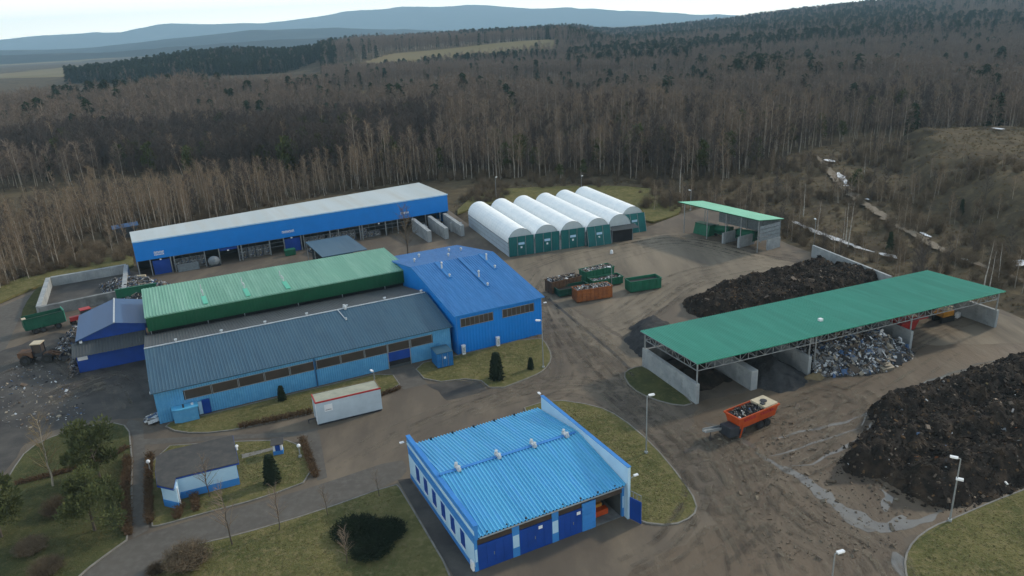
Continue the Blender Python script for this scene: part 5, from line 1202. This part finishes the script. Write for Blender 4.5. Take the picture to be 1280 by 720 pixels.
wood('far_woods', 'far mixed woods of bare trees and spruces spreading to the hills', far, {'b': fbir, 'd': fdrk, 's': fspr})
print('TREES', len(near), len(far), cnt)

# open strips in the woods
for nme, P, m in (('field', FIELD, 'field'), ('plain', PLAIN, 'field'), ('forest_road', ROADC, 'field'), ('clearing', CLEAR, 'field'), ('plain', PLAIN2, 'field')):
    Q = ragged(P, 0, 25); b = MB(); X = np.array([p[0] for p in Q]); Y = np.array([p[1] for p in Q])
    # drape: a grid clipped to the outline
    st = max(4, math.hypot(X.max() - X.min(), Y.max() - Y.min()) / 70); gx = np.arange(X.min() - st, X.max() + st, st); gy = np.arange(Y.min() - st, Y.max() + st, st / 3)
    GX, GY = np.meshgrid(gx, gy, indexing='ij'); IN = inpoly(P, GX, GY); ZZ = terr(GX, GY) + .5
    for i in range(len(gx) - 1):
        for j in range(len(gy) - 1):
            if IN[i, j] and IN[i + 1, j + 1] and IN[i + 1, j] and IN[i, j + 1]: b.face([(GX[i, j], GY[i, j], ZZ[i, j]), (GX[i + 1, j], GY[i + 1, j], ZZ[i + 1, j]), (GX[i + 1, j + 1], GY[i + 1, j + 1], ZZ[i + 1, j + 1]), (GX[i, j + 1], GY[i, j + 1], ZZ[i, j + 1])])
    structure(b.build(nme, M[m]))

# --- mountains
def ridge(name, prof, dist, depth, m, seed, rough):
    pxs = np.linspace(prof[0][0], prof[-1][0], 220); pys = np.interp(pxs, [p[0] for p in prof], [p[1] for p in prof]); b = []; nrow = 16
    for i, (x, y) in enumerate(zip(pxs, pys)):
        bx_, by_, hy = bearing(x); H_ = CAM_H + dist * rise(x, y)
        for j in range(nrow):
            f = j / (nrow - 1); dd = dist - depth * (1 - f) if f < .75 else dist - depth * .25 + depth * (f - .75) * 2
            g = math.sin(min(1, f / .75) * PI / 2) ** 1.3 if f <= .75 else math.cos((f - .75) / .25 * PI / 2)
            d_ = (dist - depth) + depth * f * 1.33
            z = -60 + (H_ * (d_ / dist if False else 1) + 60) * g
            z += rough * noise.fractal(Vector((bx_ * d_ / dist * 14, f * 3, seed)), 1, 2, 5) * (g if f < .72 else .3)
            b.append((bx_ * d_, by_ * d_, z))
    f = [(i * nrow + j, (i + 1) * nrow + j, (i + 1) * nrow + j + 1, i * nrow + j + 1) for i in range(219) for j in range(nrow - 1)]
    me = bpy.data.meshes.new(name); me.from_pydata(b, [], f); me.materials.append(m); me.polygons.foreach_set('use_smooth', [True] * len(f))
    o = bpy.data.objects.new(name, me); col.objects.link(o); structure(o); return o
ridge('mountains', [(-500, 92), (-200, 72), (0, 50), (60, 44), (115, 41), (160, 40.5), (235, 30), (330, 29), (400, 21), (450, 13), (500, 11), (545, 9.5), (585, 5.5), (625, 8), (660, 11), (720, 11), (800, 15), (860, 18), (900, 20), (1000, 22), (1400, 30)], 13500, 3500, M['hill_far'], 1, 60)
ridge('hills', [(-500, 98), (-200, 84), (0, 63), (60, 62), (120, 59), (190, 52), (250, 45), (310, 38), (380, 35), (440, 36), (520, 38), (600, 40), (700, 36), (780, 38), (860, 36), (1000, 40)], 7500, 2000, M['hill_near'], 2, 30)
ridge('hills', [(-500, 100), (-200, 88), (0, 69), (120, 66), (240, 57), (330, 50), (420, 47), (520, 49), (620, 46), (720, 42), (830, 40), (1000, 38)], 5200, 1200, M['hill_near'], 3, 15)

# --- plants of the site
def rowlab(proto, px, s, label, cat='tree', group=None, z=.08, rz=None):
    x, y = at(*px); return plant(proto, x, y, z, s, rr.uniform(0, 6.28) if rz is None else rz, label, cat, group)
yard_tree = plant_proto('bare_tree', leafless(201, 10, 46, 14, .3, .18, .018, (.5, 1.1), .16), 'bark_dark', 'shrub')
rowlab(yard_tree, (510, 319), 1.0, 'bare dark tree standing between the blue hall and long hall')
lone_birch = plant_proto('birch_tree', leafless(202, 8.2, 34, 10, .26, .15, .012, (.4, .9), .1, .02), 'bark', 'straw')
rowlab(lone_birch, (67, 608), 1.0, 'lone white birch leaning over the left lawn')
p1 = plant_proto('pine_tree', pine(203, 6.6, 2.7, 5200, .34), 'bark_dark', 'pine', ('trunk', 'crown'))
p2 = plant_proto('pine_tree', pine(204, 6.0, 3.0, 5200, .34), 'bark_dark', 'pine', ('trunk', 'crown'))
rowlab(p1, (126, 600), 1.0, 'bushy green pine at the top of the left lawn beside the path')
rowlab(p2, (119, 664), .92, 'lower spreading pine in the middle of the left lawn')
rowlab(p1, (2, 672), 1.0, 'green pine cut by the left edge of the view')
small_bare = [plant_proto('young_tree', leafless(210 + k, 6, 26, 9, .28, .25, .01, (.3, .8), .06, .02), 'bark_dark', 'twig') for k in range(3)]
rowlab(small_bare[0], (290, 682), 1.03, 'bare young tree between the road and the round brown bush')
rowlab(small_bare[1], (350, 664), .8, 'bare young tree on the road edge opposite the gatehouse lawn')
rowlab(small_bare[2], (410, 645), .55, 'small bare sapling on the road edge nearest the dark juniper')
rowlab(small_bare[0], (474, 621), .48, 'small bare sapling by the road close to the garage', rz=1)
rowlab(small_bare[1], (434, 706), .62, 'bare sapling standing beside the dark juniper bush', rz=2)
rowlab(small_bare[2], (262, 622), .8, 'reddish bare sapling on the lawn before the gatehouse')
col_ = [plant_proto('columnar_conifer', conifer(220 + k, 3.2, .75, 2600, .1, .02, .22, .55), 'bark_dark', 'thuja', ('trunk', 'crown')) for k in range(2)]
for px, s, lab in (((621, 474), 1.2, 'tall dark columnar conifer on the lawn by the tall blue hall'), ((663.5, 462), .55, 'small slim conifer near the lamp post by the tall blue hall'),
                   ((353, 501), .66, 'slim dark conifer on the lawn before the low hall'), ((341, 604), 1.05, 'dark columnar conifer on the lawn below the small kiosk')):
    rowlab(col_[0], px, s, lab)
def hedge(label, pts, wd, h, m='hedge', seed=0):
    r = random.Random(seed); b = MB(); P = [Vector((*at(*p), 0)) for p in pts]
    for i in range(len(P) - 1):
        a, c = P[i], P[i + 1]; L = (c - a).length; d = (c - a) / L; nn = Vector((-d.y, d.x, 0))
        for k in range(int(L * 150)):
            s_ = a + d * r.uniform(0, L) + nn * r.uniform(-wd, wd) * .4; dd = Vector((r.gauss(0, .35), r.gauss(0, .35), 1)).normalized(); hh = h * r.uniform(.6, 1.05)
            w_ = Vector((r.gauss(0, 1), r.gauss(0, 1), 0)).normalized() * .025; b.face([s_ - w_, s_ + w_, s_ + dd * hh])
            m_ = s_ + dd * hh * r.uniform(.2, .9); d2 = Vector((r.gauss(0, 1), r.gauss(0, 1), r.uniform(0, 1))).normalized(); w2 = d2.orthogonal().normalized() * .04; b.face([m_ - w2, m_ + w2, m_ + d2 * .3])
    o = b.build('hedge', M[m]); tag(o, label, 'hedge')
hedge('long brown hedge along the left side of the paved path', [(160, 574), (158, 620), (161, 670)], .8, 1.0, seed=1)
hedge('brown hedge between the paved path and the gatehouse', [(188, 570), (186, 612), (188, 655)], .7, .9, seed=2)
hedge('brown hedge at the kerb by the gatehouse door', [(222, 650), (226, 634)], .8, 1.0, seed=3)
hedge('brown hedge right of the gatehouse door', [(246, 640), (243, 622)], .8, 1.0, seed=4)
hedge('brown hedge along the right edge of the gatehouse lawn', [(378, 551), (395, 597)], .7, .9, seed=5)
hedge('dark brown hedge before the low hall left of the white container', [(300, 535), (345, 526), (390, 516)], .9, .9, seed=6)
hedge('brown hedge across the left lawn behind the lone birch', [(20, 606), (70, 594), (130, 576), (160, 560)], .9, .6, seed=7)
hedge('brown hedge on the curb behind the white container', [(440, 507), (470, 497), (500, 486)], .6, .6, seed=8)
jun = plant_proto('juniper_bush', shrub(230, 2.6, 1.2, 1500, .05), 'thuja', 'thuja', ('stems', 'foliage'))
x, y = at(446, 668); plant(jun, x, y, .05, 1.0, 0, 'broad low dark juniper bush on the lower lawn', 'bush')
x, y = at(464, 688); plant(jun, x, y, .05, .9, 1, 'dark juniper bush at the lower tip of the broad one', 'bush')
x, y = at(483, 668); plant(jun, x, y, .05, .82, 2, 'smaller dark juniper joined to the right side of the broad one', 'bush')
bush = plant_proto('round_bush', shrub(231, 2.4, 2.0, 1100, .022), 'hedge', 'shrub', ('stems', 'twigs'))
rowlab(bush, (236, 706), 1.0, 'round brown leafless bush on the road edge', 'bush'); rowlab(bush, (196, 716), .45, 'clipped small brown bush at the road corner', 'bush')
for px, s, lab in (((75, 640), .8, 'dark low bush between the pines on the left lawn'), ((40, 690), .7, 'brown bush near the bottom left corner of the lawn'), ((60, 716), .7, 'green-brown bush at the bottom edge of the left lawn')):
    rowlab(bush, px, s, lab, 'bush')
# shrubs, reeds and birches on the open ground right of the canopy
for k in range(150):
    px = rr.uniform(850, 1290); lo2 = 205 + max(0, (px - 980) * .42); py = rr.uniform(lo2 - 25, min(lo2 + 75, 352)) if px > 985 else rr.uniform(196, 246)
    x, y = at(px, py)
    if inpoly(YARD, np.array([x]), np.array([y]))[0]: continue
    plant(shr[k % 3], x, y, float(terr(x, y)) - .05, rr.uniform(.5, 1.5), rr.uniform(0, 6), 'brown leafless shrub on the rough ground behind the canopy and wall', 'shrub', 'shrubs on the rough ground')
M['bark_white'] = mat('white_birch_bark', (.55, .52, .46), (.3, .28, .25), 1.5, .9)
sbir = [plant_proto('birch_tree', leafless(330 + k, 15, 24, 8, .14, .3, .02, (.5, 1.1), .2, .05), 'bark_white', 'twig') for k in range(3)]
for px, py, s, pool, lab in ((1058, 296, .62, sbir, 'left stem of the white birch trio behind the concrete wall'), (1061, 299, .66, sbir, 'tallest white birch of the trio behind the concrete wall'), (1055, 292, .5, sbir, 'short white birch of the trio behind the concrete wall'),
                        (1022, 282, .5, sbir, 'slim white birch behind the lamp post on the wall corner'), (1005, 262, .55, sbir, 'slim white birch leaning beyond the mint canopy'), (1230, 356, .62, sbir, 'forked white birch behind the right end of the teal shed'), (1238, 353, .5, sbir, 'slim white birch next to the forked one behind the teal shed'), (1250, 340, .45, sbir, 'small birch at the far right behind the teal shed'),
                        (1185, 330, .5, drk, 'dark bare tree behind the teal shed roof'), (1262, 322, .55, drk, 'dark bare tree near the right edge beyond the teal shed'), (1216, 318, .5, drk, 'dark bare tree on the slope foot beyond the teal shed'), (1112, 310, .36, spr, 'dark green small spruce on the rough slope'), (1202, 262, .3, spr, 'small round dark conifer on the bank foot'),
                        (1070, 235, .55, pin, 'green pine by the track below the bank'), (1092, 232, .5, drk, 'bare tree by the track below the bank'), (1105, 240, .55, drk, 'grey bare tree among the bushes below the bank'), (1080, 222, .5, sbir, 'small birch by the track below the bank'),
                        (850, 236, .75, sbir, 'tall birch on the grass left of the mint canopy'), (842, 232, .6, drk, 'bare tree on the grass left of the mint canopy'), (832, 240, .5, drk, 'small bare tree beyond the last white tent'), (700, 226, .45, pin, 'small green pine at the wood edge behind the tents'), (728, 222, .5, pin, 'taller green pine at the wood edge behind the tents'), (862, 218, .4, spr, 'small dark spruce behind the canopy lamp')):
    x, y = at(px, py); plant(pool[int(px) % len(pool)], x, y, float(terr(x, y)) - .05, s, rr.uniform(0, 6), lab)
for k in range(40):
    x, y = at(rr.uniform(590, 900), rr.uniform(224, 236)); plant(shr[k % 3], x, y, float(terr(x, y)) - .05, rr.uniform(.5, 1.2), rr.uniform(0, 6), 'brown shrub at the foot of the birch wood behind the tents', 'shrub', 'shrubs at the wood edge')
for k in range(60):
    f = rr.random(); px = -20 + 190 * f; x, y = at(px, 362 - 32 * f - rr.uniform(4, 20)); plant(shr[k % 3], x, y, 0, rr.uniform(.5, 1.1), rr.uniform(0, 6), 'brown shrub at the foot of the birch wood by the left road', 'shrub', 'shrubs along the left wood edge')
# standing water, snow and the track on the rough ground
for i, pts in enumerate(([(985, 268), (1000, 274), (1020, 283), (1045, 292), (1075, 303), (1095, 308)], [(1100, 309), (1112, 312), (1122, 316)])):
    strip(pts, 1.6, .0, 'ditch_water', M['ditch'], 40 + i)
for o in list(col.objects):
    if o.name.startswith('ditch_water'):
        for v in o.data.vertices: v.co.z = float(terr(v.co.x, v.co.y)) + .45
o = strip([(1020, 196), (1045, 222), (1075, 245), (1120, 272), (1180, 306), (1300, 350)], 2.6, 0, 'dirt_track', M['track'], 50)
for v in o.data.vertices: v.co.z = float(terr(v.co.x, v.co.y)) + .42
for pts, wd in (([(1032, 201), (1042, 204)], 3), ([(1048, 216), (1058, 228)], 1.8), ([(1055, 229), (1061, 230)], 2), ([(1082, 243), (1086, 245)], 1.2), ([(1180, 180), (1192, 180)], 4), ([(1235, 194), (1250, 193)], 4), ([(1268, 325), (1280, 318)], 2.5), ([(1150, 284), (1165, 290)], 1.0), ([(1203, 316), (1215, 320)], 1.0)):
    o = strip(pts, wd, 0, 'snow_patch', M['snow'], int(pts[0][0]))
    for v in o.data.vertices: v.co.z = float(terr(v.co.x, v.co.y)) + .5

# thickets and dead grass on the rough ground
tuft = plant_proto('grass_tuft', shrub(300, .5, .55, 26, .02), 'straw', 'straw', ('stems', 'blades'))
rough = W([(800, 262), (850, 215), (960, 196), (1040, 182), (1280, 176), (1500, 172), (1700, 420), (1320, 415), (1240, 384), (1115, 360), (1015, 314), (985, 300), (880, 256), (850, 268)])
th = []
for x, y in poisson(rough, 1.7, 77, 1.0):
    if inpoly(YARD, np.array([x]), np.array([y]))[0]: continue
    k = noise.fractal(Vector((x * .045, y * .045, 2)), 1, 2, 3)
    if inpoly(BANK, np.array([x]), np.array([y]))[0]: k -= .3 if edged(BANK, np.array([x]), np.array([y]))[0] < 12 else .5
    if k > .1 and rr.random() < .22 and not inpoly(BANK, np.array([x]), np.array([y]))[0]: th.append((x, y, rr.choice('wwd'), rr.uniform(.25, .55)))
    elif k > .1 and rr.random() < .6: th.append((x, y, 'h', rr.uniform(.4, 1.15) * (.8 + .5 * k)))
    elif k > -.05 and rr.random() < .1: th.append((x, y, 'w', rr.uniform(.2, .42)))
    elif rr.random() < .8: th.append((x, y, 'g', rr.uniform(.5, 1.3)))
edge = W([(560, 262), (600, 232), (760, 226), (905, 226), (860, 250), (850, 266), (808, 282), (735, 258), (640, 258)])
for x, y in poisson(edge, 1.6, 78, 1.0):
    k = noise.noise(Vector((x * .06, y * .06, 5)))
    th.append((x, y, 'h' if k > .25 and y > 195 else 'g', rr.uniform(.4, .9)))
for P_, sd in ((F1, 79), (F2, 80)):
    for x, y in poisson(P_, 3.2, sd, 1.0):
        if math.hypot(x, y) < 270: th.append((x, y, 'h', rr.uniform(.5, 1.2)))
wood('thicket', 'brown thicket and dead grass tufts on the rough ground around the site', th, {'h': shr, 'g': [tuft], 'd': drk, 'w': wbir})

lt = []
for P_, n_, k_ in ((W([(10, 622), (72, 546), (152, 531), (160, 660), (100, 712), (-100, 780)]), 2600, 'm'), (W([(190, 562), (380, 553), (392, 597), (200, 653)]), 1500, 'm'), (W([(200, 712), (300, 672), (490, 610), (590, 850), (180, 880)]), 3600, 'm'), (W([(690, 504), (772, 524), (868, 630), (842, 655), (802, 650)]), 1100, 'm'),
                   (W([(1138, 715), (1170, 664), (1240, 634), (1400, 575), (1500, 780), (1160, 800)]), 2200, 'm'), (W([(520, 457), (672, 424), (686, 450), (618, 486), (540, 477)]), 700, 'm'), (W([(225, 538), (390, 512), (485, 468), (400, 488), (250, 526)]), 500, 'm')):
    for x, y in pts_in(P_, 2 * n_, n_)[:2 * n_]: lt.append((float(x), float(y), 'm' if rr.random() < .85 else 'g', rr.uniform(.07, .22)))
lt = [t for t in lt if not inpoly([gl(-1.2, -1.5), gl(17, -1.5), gl(17, 18), gl(-1.2, 18)], np.array([t[0]]), np.array([t[1]]))[0]]
mt = plant_proto('grass_tuft', shrub(301, .7, .3, 26, .03), 'lawn_blade', 'lawn_blade', ('stems', 'blades'))
lw = wood('lawn_tufts', 'tufts of winter grass over the lawns', lt, {'m': [mt], 'g': [tuft]})
for v in lw.data.vertices: v.co.z = .1
for Q in (W([(562, 272), (598, 240), (640, 236), (760, 232), (846, 240), (852, 262), (846, 270), (806, 281), (738, 250), (640, 254), (600, 258)]), W([(-80, 420), (0, 378), (70, 350), (140, 332), (168, 338), (166, 318), (120, 326), (60, 338), (0, 358), (-80, 392)])):
    lawn('grass_strip', Q, M['lawn'], False, .3)

# tyre marks
rm = mat('tyre_mark', (.06, .048, .037), (.075, .062, .048), 1, .8)
rl = mat('dry_tyre_mark', (.2, .168, .125), (.16, .135, .1), 1, .95)
for m_ in (rm, rl):
    n_ = m_.node_tree; out = n_.nodes['Material Output']; ts = n_.nodes.new('ShaderNodeBsdfTransparent'); mx = n_.nodes.new('ShaderNodeMixShader')
    tc_ = n_.nodes.new('ShaderNodeTexCoord'); no_ = n_.nodes.new('ShaderNodeTexNoise'); no_.inputs['Scale'].default_value = .55; no_.inputs['Detail'].default_value = 8; no_.inputs['Roughness'].default_value = .7
    mr_ = n_.nodes.new('ShaderNodeMapRange'); mr_.inputs[1].default_value = .42; mr_.inputs[2].default_value = .72; mr_.inputs[4].default_value = .5
    n_.links.new(tc_.outputs['Object'], no_.inputs['Vector']); n_.links.new(no_.outputs['Fac'], mr_.inputs[0]); n_.links.new(mr_.outputs[0], mx.inputs[0]); n_.links.new(ts.outputs[0], mx.inputs[1]); n_.links.new(n_.nodes['Principled BSDF'].outputs[0], mx.inputs[2]); n_.links.new(mx.outputs[0], out.inputs['Surface'])
routes = [[(420, 604), (520, 545), (620, 505), (720, 488), (780, 515), (850, 590), (890, 680), (900, 800)], [(676, 352), (700, 400), (745, 455), (800, 510), (880, 590), (960, 690), (1010, 800)], [(660, 345), (740, 318), (850, 300), (960, 322), (1000, 328)],
          [(1260, 396), (1180, 425), (1090, 478), (1000, 515), (900, 560), (820, 570), (760, 520)], [(560, 530), (640, 500), (700, 470), (690, 420), (672, 370), (690, 335)], [(880, 500), (940, 580), (1000, 650), (1080, 700), (1100, 780)], [(790, 720), (860, 680), (900, 620), (880, 560), (840, 520)], [(20, 530), (80, 490), (150, 470), (180, 510)], [(-20, 480), (60, 450), (120, 500)], [(720, 420), (780, 400), (860, 350), (960, 330)], [(700, 378), (760, 440), (800, 480)], [(980, 480), (1060, 500), (1020, 560), (940, 600)]]
r5 = random.Random(55); kk = 0
def spline(pts, n=14):
    out = []
    for i in range(len(pts) - 1):
        p0, p1, p2, p3 = (Vector(pts[max(0, i - 1)]), Vector(pts[i]), Vector(pts[i + 1]), Vector(pts[min(len(pts) - 1, i + 2)]))
        for j in range(n):
            t = j / n; out.append(.5 * ((2 * p1) + (p2 - p0) * t + (2 * p0 - 5 * p1 + 4 * p2 - p3) * t * t + (3 * p1 - p0 - 3 * p2 + p3) * t ** 3))
    return out + [Vector(pts[-1])]
for rt in routes:
    base = spline([at(*p) for p in rt]); mb = [MB(), MB()]
    for q in range(12):
        off = r5.gauss(0, 2.4); ph = r5.uniform(0, 6); a0 = r5.randrange(0, max(1, len(base) // 2)); a1 = r5.randrange(a0 + len(base) // 3, len(base)) if a0 + len(base) // 3 < len(base) else len(base) - 1
        for side in (-.95, .95):
            wv = r5.uniform(.16, .3); L_ = []
            for i in range(a0, a1):
                d = (base[min(i + 1, len(base) - 1)] - base[max(0, i - 1)]).normalized(); nn = Vector((-d.y, d.x)); c = base[i] + nn * (off + side + .5 * math.sin(i * .12 + ph)); L_.append((c - nn * wv, c + nn * wv))
            z = .026 + .0006 * kk; kk += 1; b_ = mb[q % 2]
            for i in range(len(L_) - 1): b_.face([(*L_[i][0], z), (*L_[i + 1][0], z), (*L_[i + 1][1], z), (*L_[i][1], z)])
    for b_, m_ in zip(mb, (rm, rl)):
        o = b_.build('tyre_marks', m_); structure(o)

# ------------------------------------------------------------------ air
hm = bpy.data.materials.new('air'); hm.use_nodes = True; hn = hm.node_tree; hn.nodes.clear()
pv = hn.nodes.new('ShaderNodeVolumePrincipled'); pv.inputs['Color'].default_value = (.46, .75, 1, 1); pv.inputs['Density'].default_value = 9.5e-5; pv.inputs['Anisotropy'].default_value = .1
ho = hn.nodes.new('ShaderNodeOutputMaterial'); hn.links.new(pv.outputs[0], ho.inputs['Volume'])
hz_ = bx(-15500, 15500, -1500, 15600, -200, 640).build('haze', hm); tag(hz_, 'pale blue haze over the far hills', 'haze', None, 'stuff')
